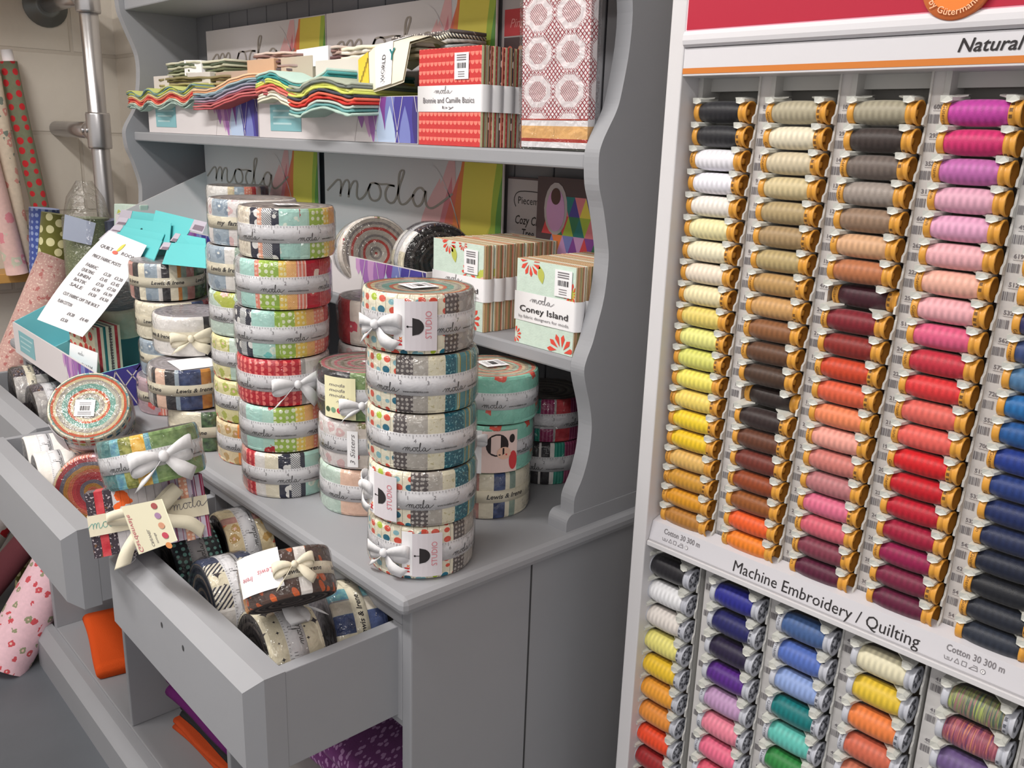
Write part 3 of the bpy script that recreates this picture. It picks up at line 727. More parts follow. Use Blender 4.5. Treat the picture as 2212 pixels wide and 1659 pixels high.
# tower behind
G3 = 'tower of rolls behind the tall middle tower'
s3 = stack((-1.234, .606), [
 dict(label='pale patched fabric roll with my family tape, topmost of its tower', sectors=[(.05, 'wprint'), (.22, 'bluegrey'), (.5, 'wprint'), (1, 'white')], sp='grey', tape='family', tape_rot=-.9, d=(.004, .004)),
 dict(label='blue-grey and black strip roll with Lewis & Irene tape behind the middle tower', sectors=[(.2, 'bluegrey'), (.33, 'white'), (.4, 'sage'), (1, 'black')], tape='lewis', tape_rot=-1.1),
 dict(label='pale mint fabric roll with a red flower print behind the middle tower', sectors=[(1, 'minty')], tape_rot=-1.1),
 dict(label='yellow floral fabric roll behind the tall middle tower', sectors=[(.2, 'yflor'), (1, 'mint')], tape_rot=-.7),
 dict(label='green and coral floral fabric roll second from the counter behind the middle tower', sectors=[(1, 'yflor')], tape_rot=-1.),
 dict(label='tan and orange fabric roll on the counter behind the middle tower', sectors=[(.24, 'tanf'), (1, 'orangep')], tape_rot=-.9)], G3)
# tower between
G5 = 'small tower between the middle and the corner tower'
s5 = stack((-.975, .634), [
 dict(label='dark green edged fabric roll with yellow card between the two towers', sectors=[(.35, 'black'), (.6, 'greenb'), (.75, 'tanf'), (1, 'greenb')], sp='rose', tape_rot=-1.2, sticker=(.6, .0, .01, .02)),
 dict(label='rose garden print fabric roll between the two towers', sectors=[(.4, 'wprint'), (1, 'roses')], tape_rot=-1.2),
 dict(label='mint, peach and deep red fabric roll on the counter between the towers', sectors=[(.22, 'mint'), (.52, 'peachp'), (.72, 'redp'), (1, 'dgreen')], tape_rot=-.9)], G5)
YC = M('pale_yellow_card', (236, 230, 190), .6)
mb = MB(); fn = rfn(RR+.002); card(mb, fn, -.058, -.012, -.029, .026, YC, .0012)
f2 = lambda x, y: fn(x, y, .0016)
moda(mb, .0034, lambda x, y: f2(-.036+x, -.008+y), INKG)
for k in range(3): put_text(mb, ('Sweet', 'Season', 'Garden')[k] if False else 'moda', .006, lambda x, y, k=k: f2(-.050+x, .014-.007*k+y), INKG, width=.024, shear=.3)
for k, c_ in enumerate(((70, 90, 66), (120, 160, 130), (206, 70, 78), (60, 50, 64))): disc(mb, f2, -.052+.009*k, -.018, .0036, M('swatch%d' % k, c_, .7))
mb.build('name_card', s5[0], label='pale yellow card with four colour dots')
b = MB(); bow(b, lambda x, y, o_: fn(-.004+x, -.008+y, o_), .9, TAPE_W, 5); b.build('tape_bow', s5[0], label='white tape bow')
mb = MB(); card(mb, rfn(RR+.002), -.024, -.010, -.027, .022, PAPER, .0012); f2 = lambda x, y: rfn(RR+.002)(x, y, .0016)
put_text(mb, '3 Sisters', .009, lambda x, y: f2(-.014-y, -.024+x), INKG, width=.042, shear=.3); mb.build('name_card', s5[1], label='white card lettered 3 Sisters')
# small tower behind that one
G8 = 'short stack behind the yellow card roll'
stack((-1.075, .728), [
 dict(label='red and tan print fabric roll peeping out behind the yellow card roll', sectors=[(.15, 'redp'), (.7, 'roses'), (1, 'tanf')], sp='pale', tape=None),
 dict(label='pale fabric roll below the red and tan one, behind the towers', sectors=[(1, 'wprint')], sp='rose'),
 dict(label='cream fabric roll at mid level behind the towers', sectors=[(1, 'cream')]),
 dict(label='green fabric roll lowest of the stack behind the towers', sectors=[(1, 'greenb')])], G8, z0=T)
# right tower
G6 = 'tower right of the corner tower'
s6 = stack((-.868, .757), [
 dict(label='mint fabric roll with coral flowers, topmost right of the corner tower', sectors=[(1, 'mintf')], sp='mint', tape_rot=-.2, sticker=(.5, -.012, 0, .034), d=(.006, .004)),
 dict(label='mint fabric roll with a picture card of a dark haired girl', sectors=[(1, 'mintf')], tape_rot=-.6, d=(.003, 0)),
 dict(label='cream, blue and striped fabric roll with cream tape at the foot of the right tower', sectors=[(.35, 'stripeL'), (.45, 'rose'), (.6, 'cream'), (.72, 'blue'), (.78, 'cream'), (.84, 'sage'), (1, 'cream')], tape='lewis', tape_rot=.05)], G6)
mb = MB(); fn = rfn(RR+.002); card(mb, fn, -.030, -.006, -.031, .028, PAPER, .0012); card(mb, fn, -.006, .042, -.030, .027, M('rosy_card', (232, 206, 200), .6), .0012)
f2 = lambda x, y: fn(x, y, .0016); f3 = lambda x, y: fn(x, y, .0018); f4 = lambda x, y: fn(x, y, .002)
disc(mb, f2, .014, .008, .015, M('black_print', (44, 34, 36), .7), .0155); disc(mb, f3, .023, -.003, .0095, M('face_print', (234, 190, 168), .7), .0085)
disc(mb, f2, .034, .016, .004, M('black_print', None), .006); disc(mb, f2, .036, -.014, .006, M('print_red', None), .013); disc(mb, f4, .022, .0005, .0014, INK, .0008); disc(mb, f4, .017, -.005, .0014, INK, .0008); disc(mb, f4, .026, -.005, .0012, M('print_red', None))
put_text(mb, 'moda', .009, lambda x, y: f2(-.020-y, -.020+x), INKP, shear=.3); mb.build('picture_card', s6[1], label='rosy card with a drawn girl')
b = MB(); bow(b, lambda x, y, o_: fn(-.022+x, .014+y, o_), .7, TAPE_W, 2, False); b.build('tape_bow', s6[1], label='white tape bow')
G7 = 'two rolls under the lower shelf by the hutch side'
stack((-.905, .908), [
 dict(label='teal and magenta strip fabric roll, upper of two under the lower shelf', sectors=[(.4, 'dteal'), (.45, 'bteal'), (.6, 'magenta'), (.63, 'grey'), (.8, 'redp'), (1, 'magenta')], tape_rot=-.8),
 dict(label='black and teal strip fabric roll, lower of two under the lower shelf', sectors=[(.34, 'white'), (.44, 'black'), (.47, 'white'), (.58, 'black'), (.62, 'white'), (.76, 'bteal'), (1, 'magenta')], tape_rot=-.5)], G7)
# left towers
G4 = 'rolls piled beside the card display box'
def one(c, lev, **k): return roll(mtx=(c[0], c[1], T+.0004+lev*P_), group=G4, **k)
one((-1.548, .600), 0, label='pink and plum print roll on the counter beside the open box', sectors=[(.3, 'mauvep'), (.5, 'coralst'), (1, 'wprint')], sp='pale', tape='lewis', tape_rot=-1.)
one((-1.552, .612), 1, label='blue-grey striped roll third from top in the left back tower', sectors=[(.35, 'bluegrey'), (.5, 'olive'), (1, 'grey')], tape='lewis', tape_rot=-.7)
one((-1.560, .612), 2, label='plain cream roll below the clear topped Lewis & Irene roll', sectors=[(.75, 'cream'), (.9, 'blue'), (1, 'redp')], tape='lewis', tape_rot=-.9)
one((-1.578, .613), 3, label='brown, grey and white strip roll with cream tape, topmost beside the teal cards', sectors=[(.06, 'rose'), (.12, 'black'), (.2, 'cream'), (.36, 'bluegrey'), (.42, 'white'), (.53, 'black'), (.62, 'cream'), (.68, 'rust'), (.76, 'sage'), (.86, 'rose'), (1, 'dgreen')], sp='pale', tape='lewis', tape_rot=-.45)
one((-1.337, .572), 0, label='green and rose strip roll with Lewis & Irene tape lowest in the left front tower', sectors=[(.4, 'cream'), (.8, 'dgreen'), (.9, 'sage'), (1, 'rose')], sp='pale', tape='lewis', tape_rot=.3)
e_ = one((-1.358, .552), 1, label='dark blue and orange strip roll with a white card lying on top', sectors=[(.06, 'grey'), (.1, 'black'), (.2, 'peachp'), (.32, 'black'), (.38, 'bluegrey'), (.62, 'blue'), (.64, 'white'), (.75, 'rust'), (.8, 'bluegrey'), (.93, 'black'), (1, 'bluegrey')], sp='pale', tape='lewis', tape_rot=-.35)
mb = MB(); mb.box((-.012, -.030, RH+.0008), (.055, .034, RH+.0013), PAPER, T=Matrix.Rotation(.3, 4, 'Z')); mb.build('paper_slip', e_, label='white paper slip on the roll')
d_ = one((-1.424, .590), 2.02, label='white fabric roll tied with a printed cream bow, in the left front tower', sectors=[(.62, 'white'), (.8, 'black'), (1, 'navyb')], sp='pale', tape='lewis', tape_rot=-.2)
b = MB(); bow(b, lambda x, y, o_: rfn(RR+.002)(-.004+x, y, o_), 1.0, TAPE_C, 4); b.build('tape_bow', d_, label='cream tape bow with black letters')

# ------------------------------------------------------------------ thread rack
TH = .0186805
RM = Matrix(((math.cos(TH), -math.sin(TH), 0, 0), (math.sin(TH), math.cos(TH), 0, 0), (0, 0, 1, 0), (0, 0, 0, 1)))   # local x = along, y = depth
rk = thing('thread_rack', 'white shop rack of sewing thread spools beside the dresser', 'thread rack', RM)
RW = M('rack_white', (212, 210, 213), .4, spec=.4); RG = M('rack_grey', (204, 203, 200), .5); RP = M('rack_plastic', (206, 206, 199), .35, spec=.5); STRIP = M('label_strip_white', (210, 207, 206), .55)
RED = M('rack_red', (178, 28, 56), .4); PINKL = M('rack_pink_line', (226, 140, 160), .5); ORA = M('rack_orange', (204, 120, 48), .5); HEADW = M('header_white', (214, 212, 217), .35)
Y0 = .80; UR = -.075                                    # front plane and right end
mb = MB()
mb.box((-.6114, Y0, .0), (-.592, .955, 2.05), RW); mb.build('left_stile', rk, .0015)
mb = MB(); mb.box((UR, Y0, 0), (UR+.02, .955, 2.05), RW); mb.build('right_stile', rk, .0015)
mb = MB(); mb.box((-.592, .885, 0), (UR, .89, 2.05), RG); mb.build('back_board', rk)
mb = MB(); mb.box((-.592, Y0+.002, 0), (UR, .885, .10), RW); mb.build('base_panel', rk, .002)
# header
mb = MB()
mb.box((-.592, Y0+.001, 1.4284), (UR, .87, 1.456), HEADW); mb.build('header_panel', rk, .0008)
mb = MB()
P = [(.8, 1.4565), (.7965, 1.459), (.7955, 1.463), (.796, 1.468), (.798, 1.4718), (.80, 1.4725), (.80, 1.9), (.87, 1.9), (.87, 1.4565)]
for i in range(len(P)):
    (ya, za), (yb, zb) = P[i], P[(i+1) % len(P)]
    mb.poly([(-.5915, ya, za), (UR, ya, za), (UR, yb, zb), (-.5915, yb, zb)], HEADW, i < 5)
mb.poly([(-.5915, y, z) for y, z in P], HEADW)
H0 = Y0-.0004
rect(mb, lambda x, z: (x, H0, z), -.590, 1.4722, UR, 1.4735, PINKL); rect(mb, lambda x, z: (x, H0-.0003, z), -.590, 1.4735, UR, 1.88, RED)
rect(mb, lambda x, z: (x, H0+.0001, z), -.5915, 1.4722, -.590, 1.88, M('pale_pink', (236, 200, 208), .5))
mb.build('header_sign', rk, label='crimson header sign with white lower band')
mb = MB(); hf = lambda x, z: Vector((x, Y0+.0006, z))
rect(mb, hf, -.592, 1.4306, UR, 1.4362, ORA)
put_text(mb, 'Natural Cotton', .0152, lambda x, z: hf(-.3168+x, 1.4408+z) - Vector((0, .0002, 0)), INK, width=.102, shear=.25, bold=.012)
mb.build('header_print', rk, label='orange line and black lettering')
bd = MB(); bu, bz, br_ = -.322, 1.4928, .0281
bd.lathe([(br_, .0), (br_, .004), (br_*.97, .0052), (0.0001, .006)], M('badge_rim', (206, 110, 60), .4), 48, Matrix.Translation((bu, Y0-.0008, bz)) @ Matrix.Rotation(PI/2, 4, 'X'))
bo = bd.build('badge', rk, label='round orange badge'); bd = MB()
bf = lambda x, z, o=.0066: Vector((bu+x, Y0-.0008-o, bz+z))
disc(bd, lambda x, z: bf(x, z, .0062), 0, 0, br_*.74, M('badge_orange', (238, 128, 52), .4), n=40)
vs, fs, wd = text('by Gütermann', 0, .01)
sz = .0075; kk = .0455/wd; rb = br_*.80
def arc(x, y):
    a = -PI/2-.5*.0455/rb+(x*kk)/rb; r_ = rb+.0015-y*sz
    return bf(r_*math.cos(a), r_*math.sin(a), .0067)
bd.mesh([arc(x, y) for x, y in vs], fs, M('badge_text', (248, 190, 150), .5)); bd.build('badge_print', bo)
# columns
UC = [-.5537, -.4673, -.3822, -.2972, -.2113]
ZT, ZP, YS = 1.3935, .02427, .826                    # first row height, row pitch, spool axis depth
def tray(cu, zt, zp, n, rs, zlo, zhi, nums, seed, low=False):
    uL, uR = cu-.0345, cu+.0365                       # spool channel
    mb = MB(); YP = .831
    mb.box((uL-.0145, YP, zlo), (uL, .885, zhi), STRIP)               # raised strip with the labels
    mb.box((uL, .862, zlo), (uR, .866, zhi), M('channel_dark', (150, 148, 144), .6))
    mb.box((uR, YP-.002, zlo), (uR+.0018, .885, zhi), RG)
    if not low:
        mb.box((uL, .845, zhi-.013), (uR, .862, zhi), RG); mb.box((uL-.002, YP-.001, zt+.0125), (uL+.003, .862, zhi), RG)
    for i in range(n+1):                              # moulded clips
        z = zt+zp*(.5-i)
        for ux, w0, sg in ((cu-.0288, .0085, 1), (cu+.0240, .0085, -1)):
            o = [(0, 0), (w0*.6, 0), (w0, -.0012), (w0, -.0035), (w0*.5, -.0055), (0, -.0045)]
            o = [(x*1.2, y_*1.15) for x, y_ in o]
            if low: o = [(x*.95, y_*1.2+.001) for x, y_ in o]
            yf, yb = YS-rs-.0005, YS-.002
            fr = [(ux+x-.004, yf+.001*(k % 2), z+.002+y_) for k, (x, y_) in enumerate(o)]
            bk = [(ux+(x-.004)*1.5+sg*.003, yb+.014, z+.0035+y_*1.3) for x, y_ in o]
            mb.mesh(fr+bk, [(0, 1, 2, 3, 4, 5)]+[(k+6, (k+1) % 6+6, (k+1) % 6, k) for k in range(6)], RP)
            # sloping web towards the spool
            a = Vector((ux+sg*.002, yf+.004, z+.0012)); b_ = Vector((ux+sg*.014, yf+.014, z+.003)); c_ = Vector((ux+sg*.002, yb+.012, z+.004)); d_ = Vector((ux+sg*.014, yb+.012, z+.004))
            mb.poly([a, b_, d_, c_], RP); mb.poly([a-Vector((0, 0, .0022)), c_-Vector((0, 0, .002)), d_-Vector((0, 0, .001)), b_-Vector((0, 0, .0012))], RP)
            mb.poly([a, a-Vector((0, 0, .0022)), b_-Vector((0, 0, .0012)), b_], RP)
    for i in range(n):                                # scalloped fins on the right
        z = zt-zp*i
        fs_c = .4 if low else .62
        pr = [(YP, z+zp*.42), (YP-.004, z+zp*.30), (YP-.0065, z-zp*.05), (YP-.0135, z-zp*.18), (YP-.0145, z-zp*.42), (YP, z-zp*.50)]
        pr = [(YP+(y-YP)*fs_c, q) for y, q in pr]
        x0, x1 = uR-.0002, uR+.0018
        m_ = len(pr); mb.mesh([(x0, y, q) for y, q in pr]+[(x1, y, q) for y, q in pr], [tuple(range(m_)), tuple(reversed(range(m_, 2*m_)))]+[(k, k+m_, (k+1) % m_+m_, (k+1) % m_) for k in range(m_)], RG)
    fn = lambda x, z: Vector((x, YP-.0003, z)); f2 = lambda x, z: Vector((x, YP-.0005, z))
    for i in range(n):
        z = zt-zp*i+(.001 if low else 0); u0 = uL-.0090
        if i < len(nums) and nums[i]:
            put_text(mb, nums[i], .0052, lambda x, q: f2(u0+x, z+.0038+q), INKG, width=.0026*len(nums[i]), bold=.02)
        rect(mb, f2, u0, z+.0021, u0+.0095, z+.0024, INKG)
        mb.poly([f2(u0+.0095, z+.0012), f2(u0+.0108, z+.0022), f2(u0+.0095, z+.0032)], INKG)
        barcode(mb, f2, u0-.0032, u0+.0062, z-.0085, z-.0008, INKG, 9, i+seed*31)
    mb.build('spool_tray', rk, label='white moulded tray with a strip of numbers and barcodes')
NUM = [['', '', '', '', '', '', '2', '3', '5', '6', '7', '8', '1', '1', '10', '10', '10', '11', '12', ''],
       ['8', '7', '11', '9', '10', '10', '8', '11', '10', '12', '15', '16', '17', '19', '18', '18', '15', '14', '15', '17'],
       ['10', '29', '14', '13', '12', '142', '153', '475', '243', '214', '195', '204', '193', '223', '233', '262', '256', '234', '272', '303'],
       ['600', '295', '352', '311', '604', '262', '222', '253', '511', '245', '225', '215', '216', '1974', '2074', '2364', '245', '265', '283', '302'],
       ['', '', '', '', '49', '619', '5123', '5325', '5624', '5725', '7280', '5534', '7000', '5133', '5332', '5322', '5422', '6210', '5412', '5413']]
for k, cu in enumerate(UC): tray(cu, ZT, ZP, 20, .0105, .925, 1.4284, NUM[k], k)
LC = [-.5675, -.4745, -.3885, -.3030, -.2125, -.125]; LT, LP = .8605, .0342
LN = [['10', '', '', '', '', '', '', '', '', ''], ['12', '', '1', '', '', '', '', '', '', ''], ['128', '1', '1', '1', '1', '1', '1', '1', '', ''],
      ['400', '400', '400', '400', '401', '401', '', '', '', ''], ['4106', '410', '403', '4021', '4022', '', '', '', '', ''], ['43', '43', '43', '', '', '', '', '', '', '']]
for k, cu in enumerate(LC): tray(cu+.0005, LT, LP, 21, .0138, .12, .885, LN[k]+['']*12, k+9, True)
# middle rail with lettering, leaning forward
mb = MB(); pts = [(.829, .9275), (.812, .9225), (.806, .8985), (.8055, .8935), (.812, .8905), (.835, .8905)]
for i in range(len(pts)):
    (ya, za), (yb, zb) = pts[i], pts[(i+1) % len(pts)]
    mb.poly([(-.5915, ya, za), (UR, ya, za), (UR, yb, zb), (-.5915, yb, zb)], M('rail_white', (204, 202, 208), .4), False)
mb.poly([(-.5915, y, z) for y, z in reversed(pts)], RW); mb.box((-.5915, .803, .8925), (UR, .8065, .8985), RW)
ml = mb.build('middle_rail', rk, .0006)
mb = MB(); mf = lambda x, z, o=.0005: Vector((x, .806+(z-.8985)*(.006/.024)-o, z))
put_text(mb, 'Machine Embroidery / Quilting', .0175, lambda x, z: mf(-.4757+x, .9035+z), INK, width=.2075)
rect(mb, mf, -.5915, .8990, UR, .9005, M('rail_line', (168, 166, 170), .6))
for u0 in (-.5728, -.245):
    put_text(mb, 'Cotton 30 300 m', .0088, lambda x, z: mf(u0+x, .9128+z), INKG, width=.051, bold=.01)
    zz = .9050; s_ = .0036
    def ln(a, b, hw=.00025): stroke(mb, [a, b], hw, lambda x, z: mf(u0+x, zz+z), INKG)
    ln((0, .003), (.001, 0)); ln((.001, 0), (.0065, 0)); ln((.0065, 0), (.0075, .003)); put_text(mb, '95', .003, lambda x, z: mf(u0+.0022+x, zz+.0006+z), INKG)
    ln((.0095, 0), (.0115, .0042)); ln((.0115, .0042), (.0138, 0)); ln((.0095, 0), (.0138, 0))
    for a, b in (((.016, 0), (.016, .004)), ((.016, .004), (.020, .004)), ((.020, .004), (.020, 0)), ((.020, 0), (.016, 0)), ((.0225, 0), (.030, 0)), ((.0225, 0), (.0255, .0025)), ((.0255, .0025), (.029, .0025)), ((.029, .004), (.030, 0)), ((.0255, .004), (.029, .004))): ln(a, b)
    disc(mb, lambda x, z: mf(u0+x, zz+z), .0345, .0019, .0022, INKG); disc(mb, lambda x, z: mf(u0+x, zz+z, .0007), .0345, .0019, .0017, PAPER); put_text(mb, 'P', .003, lambda x, z: mf(u0+.0337+x, zz+.0008+z, .0009), INKG)
mb.build('rail_print', ml, label='black lettering and grey care symbols')
# spools
def thread_mat(c, multi=None):
    k = 'thread_%d_%d_%d' % c
    if k in MATS: return MATS[k]
    mt, nt, b = newmat(k); g = NG(nt)
    tc = g.N.new('ShaderNodeTexCoord'); x, y = g.xy(tc.outputs['Object'])
    sx = g.N.new('ShaderNodeSeparateXYZ'); g.L.new(tc.outputs['Object'], sx.inputs[0])
    an = g.m('ARCTAN2', sx.outputs[1], sx.outputs[2])
    w1 = g.m('SINE', g.m('ADD', g.m('MULTIPLY', x, 1050.), g.m('MULTIPLY', an, 3.)))
    w2 = g.m('SINE', g.m('SUBTRACT', g.m('MULTIPLY', x, 1050.), g.m('MULTIPLY', an, 3.)))
    dm = g.m('MULTIPLY_ADD', g.m('ADD', w1, w2), .25, .5)
    gm = sum(c)/3.; c = [v*.93+gm*.05 for v in c]; lo = lin([v*.91 for v in c]); hi = lin([min(255, v*1.03+3) for v in c]); cc = g.mix(dm, lo, hi)
    if multi:
        for q_, c2 in enumerate(multi):
            nn_ = g.tex('Noise', g.vec(g.m('MULTIPLY', x, 520.), g.m('ADD', g.m('MULTIPLY', an, .35), 7.*q_)), Scale=1., Detail=2.).outputs['Fac']
            cc = g.mix(g.m('GREATER_THAN', nn_, .57), cc, lin(c2))
    g.L.new(cc, b.inputs['Base Color'])
    b.inputs['Roughness'].default_value = .42; b.inputs['Specular IOR Level'].default_value = .35; b.inputs['Sheen Weight'].default_value = .3; b.inputs['Sheen Roughness'].default_value = .4
    n = g.tex('Noise', g.vec(g.m('MULTIPLY', x, 5.), sx.outputs[1], sx.outputs[2]), Scale=900., Detail=2.).outputs['Fac']
    bp = g.N.new('ShaderNodeBump'); bp.inputs['Strength'].default_value = .35; bp.inputs['Distance'].default_value = .0006
    g.L.new(g.m('ADD', n, g.m('MULTIPLY', dm, .8)), bp.inputs['Height']); g.L.new(bp.outputs[0], b.inputs['Normal'])
    MATS[k] = mt; return mt
def thread_mesh(R, L, fat=0):
    mb = MB(); pr = []
    for i in range(13):
        t = i/12; pr.append((R*(.86+.14*min(1, math.sin(PI*t)*1.6))+fat*math.sin(PI*t), -L/2+L*t))
    mb.lathe(pr, M('thread_base', (200, 200, 200)), 28, axis='x', cap=False); return mb.data('thread')
YEL = M('spool_yellow', (216, 154, 62), .38, spec=.45); YELD = M('spool_yellow_shaded', (176, 118, 46), .5); BRN = M('spool_print', (110, 76, 40), .6)  # YELD: cap yellow darkened, shade of the dish put into the colour
SIL = M('spool_silver', (188, 190, 200), .35, spec=.6); SILD = M('spool_silver_mark', (96, 98, 108), .5)
def capL(R, m0, md, L):
    mb = MB(); mb.lathe([(R*.5, -.0002), (R*.93, 0), (R, .0007), (R, L-.0006), (R*.95, L), (R*.6, L)], m0, 28, Matrix.Translation((-.0313, 0, 0)), 'x')
    fn = lambda x, y: Vector((-.0313+L*.5+y, (R+.0002)*math.sin(x/R), (R+.0002)*math.cos(x/R)))
    put_text(mb, 'Gütermann', L*.72, lambda x, y: fn(-x-.001+R*PI*1.5, y-.0012), md, width=R*2.4)
    return mb.data('left_end_cap')
def capR(R, m0, md, mprint, L, holes=False):
    mb = MB(); x0 = .0331-L
    pr = [(R*.6, x0), (R*.93, x0), (R*.95, x0+L*.36), (R*.82, x0+L*.42), (R*.84, x0+L*.56), (R*.99, x0+L*.86), (R*1.0, x0+L), (R*.87, x0+L), (R*.74, x0+L-.0052), (R*.30, x0+L-.0058), (R*.26, x0+L-.003), (.0001, x0+L-.003)]
    if holes: pr[8] = (R*.83, x0+L-.002); pr[9] = (R*.30, x0+L-.0022); pr[10] = (R*.26, x0+L-.001); pr[11] = (.0001, x0+L-.001)
    ms = [m0]*7+[md, md, m0, m0, m0]
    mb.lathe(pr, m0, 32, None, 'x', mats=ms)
    fn = lambda x, y: Vector((x0+y, -(R*.955)*math.cos(x/R), (R*.955)*math.sin(x/R)))
    for k in range(5):
        a = -1.2+.5*k
        mb.poly([fn(R*a, .0007), fn(R*(a+.28), .0007), fn(R*(a+.28), L*.36), fn(R*a, L*.36)], mprint)
    xx = x0+L-(.0018 if holes else .0050)
    for k in range(6 if holes else 5):
        a = 2*PI*k/(6 if holes else 5)+.3
        if holes:
            for rr, da, s in ((.62, 0, .17), (.4, .5, .12)):
                c, d = R*rr*math.cos(a+da), R*rr*math.sin(a+da)
                mb.poly([(xx+.0004, c+R*s*math.cos(q*PI/3), d+R*s*math.sin(q*PI/3)) for q in range(6)], mprint)
        else:
            mb.poly([(xx, R*.30*math.cos(a), R*.30*math.sin(a)), (xx, R*.72*math.cos(a), R*.72*math.sin(a)), (xx, R*.72*math.cos(a+.07), R*.72*math.sin(a+.07)), (xx, R*.3*math.cos(a+.12), R*.3*math.sin(a+.12))], BRN)
    return mb.data('right_end_cap')
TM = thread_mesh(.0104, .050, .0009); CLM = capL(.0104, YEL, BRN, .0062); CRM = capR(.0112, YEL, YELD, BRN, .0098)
TM2 = thread_mesh(.0132, .050, .0008); CL2 = capL(.0132, SIL, SILD, .0068); CR2 = capR(.0140, SIL, M('spool_silver_face', (200, 202, 212), .4), SILD, .0092, True)
MULTI = {(130, 134, 96): [(158, 170, 96), (150, 110, 110), (84, 100, 88)], (150, 76, 92): [(190, 120, 96), (112, 62, 96), (170, 96, 110)]}
def spool_proto(tm, cl, cr):
    t = thing('thread_spool', '', 'thread spool')
    o = put('thread', tm, t); o.location = (-.0008, 0, 0); put('end_cap', cl, t); put('end_cap', cr, t); return t
def copy_spool(p, mtx, col, label, group):
    r = p.copy(); COL.objects.link(r); r.matrix_world = mtx; r['label'] = label; r['group'] = group
    for ch in list(p.children):
        c = ch.copy(); COL.objects.link(c); c.parent = r
        if c.name.startswith('thread'):
            c.material_slots[0].link = 'OBJECT'; c.material_slots[0].material = thread_mat(col, MULTI.get(col))
    return r
ORD = ['topmost', 'second', 'third', 'fourth', 'fifth', 'sixth', 'seventh', 'eighth', 'ninth', 'tenth', 'eleventh', 'twelfth', 'thirteenth', 'fourteenth', 'fifteenth', 'sixteenth', 'seventeenth', 'eighteenth', 'nineteenth', 'lowest']
CN = ['first', 'second', 'third', 'fourth', 'fifth', 'sixth']
COLS = [
 [('black', (32, 32, 38)), ('black', (34, 34, 40)), ('white', (240, 238, 246)), ('white', (238, 236, 246)), ('ivory', (236, 228, 220)), ('pale cream yellow', (234, 224, 170)), ('cream', (236, 226, 194)), ('pinkish ivory', (236, 220, 200)), ('pale straw', (234, 220, 174)), ('soft yellow', (226, 204, 106)), ('pale lime', (226, 224, 130)), ('lime', (214, 214, 106)), ('lemon', (236, 222, 96)), ('buttery yellow', (236, 208, 98)), ('bright yellow', (238, 204, 42)), ('strong yellow', (238, 196, 30)), ('sand gold', (222, 176, 94)), ('old gold', (204, 146, 46)), ('golden amber', (216, 146, 26)), ('bronze', (180, 120, 46))],
 [('khaki grey', (176, 166, 140)), ('ivory', (232, 222, 196)), ('light beige', (208, 194, 164)), ('beige', (208, 190, 146)), ('tan', (176, 154, 112)), ('light brown', (166, 138, 98)), ('khaki', (182, 160, 110)), ('golden tan', (184, 144, 88)), ('caramel', (202, 154, 96)), ('brown', (138, 88, 52)), ('dark brown', (96, 62, 42)), ('very dark brown', (72, 50, 38)), ('nearly black brown', (46, 34, 32)), ('blackish brown', (50, 36, 36)), ('chestnut', (98, 54, 36)), ('reddish brown', (112, 46, 36)), ('rust', (146, 64, 30)), ('ginger brown', (148, 82, 34)), ('orange-red', (240, 92, 36)), ('orange', (240, 128, 32))],
 [('khaki grey', (162, 154, 132)), ('dark brown-black', (62, 52, 50)), ('grey-brown', (110, 98, 92)), ('warm grey', (156, 144, 136)), ('taupe', (146, 118, 96)), ('peachy tan', (214, 166, 126)), ('copper', (184, 112, 72)), ('dark maroon', (66, 26, 38)), ('crimson brown', (128, 30, 42)), ('brick red', (138, 38, 34)), ('red-orange', (206, 66, 36)), ('coral orange', (222, 92, 60)), ('light orange', (236, 132, 88)), ('peach pink', (234, 158, 144)), ('dusty rose', (204, 118, 110)), ('mauve rose', (184, 114, 118)), ('pink', (218, 104, 136)), ('rose pink', (210, 92, 110)), ('plum', (126, 52, 70)), ('dark plum', (88, 24, 52))],
 [('magenta', (190, 60, 158)), ('hot pink', (208, 44, 108)), ('orchid', (190, 102, 172)), ('light pink', (222, 164, 186)), ('pale orchid pink', (224, 160, 194)), ('powder pink', (232, 170, 178)), ('peach', (236, 176, 158)), ('baby pink', (234, 168, 176)), ('strong pink', (220, 88, 128)), ('crimson', (196, 44, 62)), ('red', (220, 50, 54)), ('coral', (224, 98, 88)), ('salmon red', (230, 92, 84)), ('bright red', (214, 24, 32)), ('scarlet', (196, 16, 32)), ('deep red', (186, 20, 42)), ('ruby', (160, 20, 54)), ('berry', (146, 20, 72)), ('burgundy', (120, 28, 60)), ('dark wine', (96, 22, 54))],
 [('purple', (110, 60, 130)), ('violet', (120, 90, 160)), ('lilac', (160, 140, 190)), ('pale violet', (180, 170, 210)), ('grey lilac', (150, 140, 170)), ('violet grey', (110, 104, 140)), ('mustard', (214, 160, 60)), ('indigo', (50, 50, 100)), ('slate blue', (56, 74, 124)), ('steel blue', (74, 118, 160)), ('azure', (32, 104, 170)), ('cobalt', (30, 84, 150)), ('royal blue', (30, 54, 136)), ('dark royal blue', (34, 56, 120)), ('navy', (28, 42, 92)), ('deep navy', (30, 40, 76)), ('ink', (26, 32, 52)), ('nearly black', (26, 28, 36)), ('dark slate', (34, 38, 50)), ('slate black', (40, 46, 60))]]
pr_ = spool_proto(TM, CLM, CRM); first = True
for k, cu in enumerate(UC):
    for i, (nm, c) in enumerate(COLS[k]):
        if k == 4 and i < 5: continue
        dy = .009 if (k, i) in ((1, 12), (2, 7)) else 0
        mt = RM @ Matrix.Translation((cu+(.004 if dy else 0), YS+dy, ZT-ZP*i)) @ Matrix.Rotation(random.uniform(0, 6.28), 4, 'X')
        lab = '%s spool with yellow caps, %s in the %s column from left' % (nm, ORD[i] if i in (0, 19) else ORD[i]+' down', CN[k])
        copy_spool(pr_, mt, c, lab, 'yellow capped thread spools')
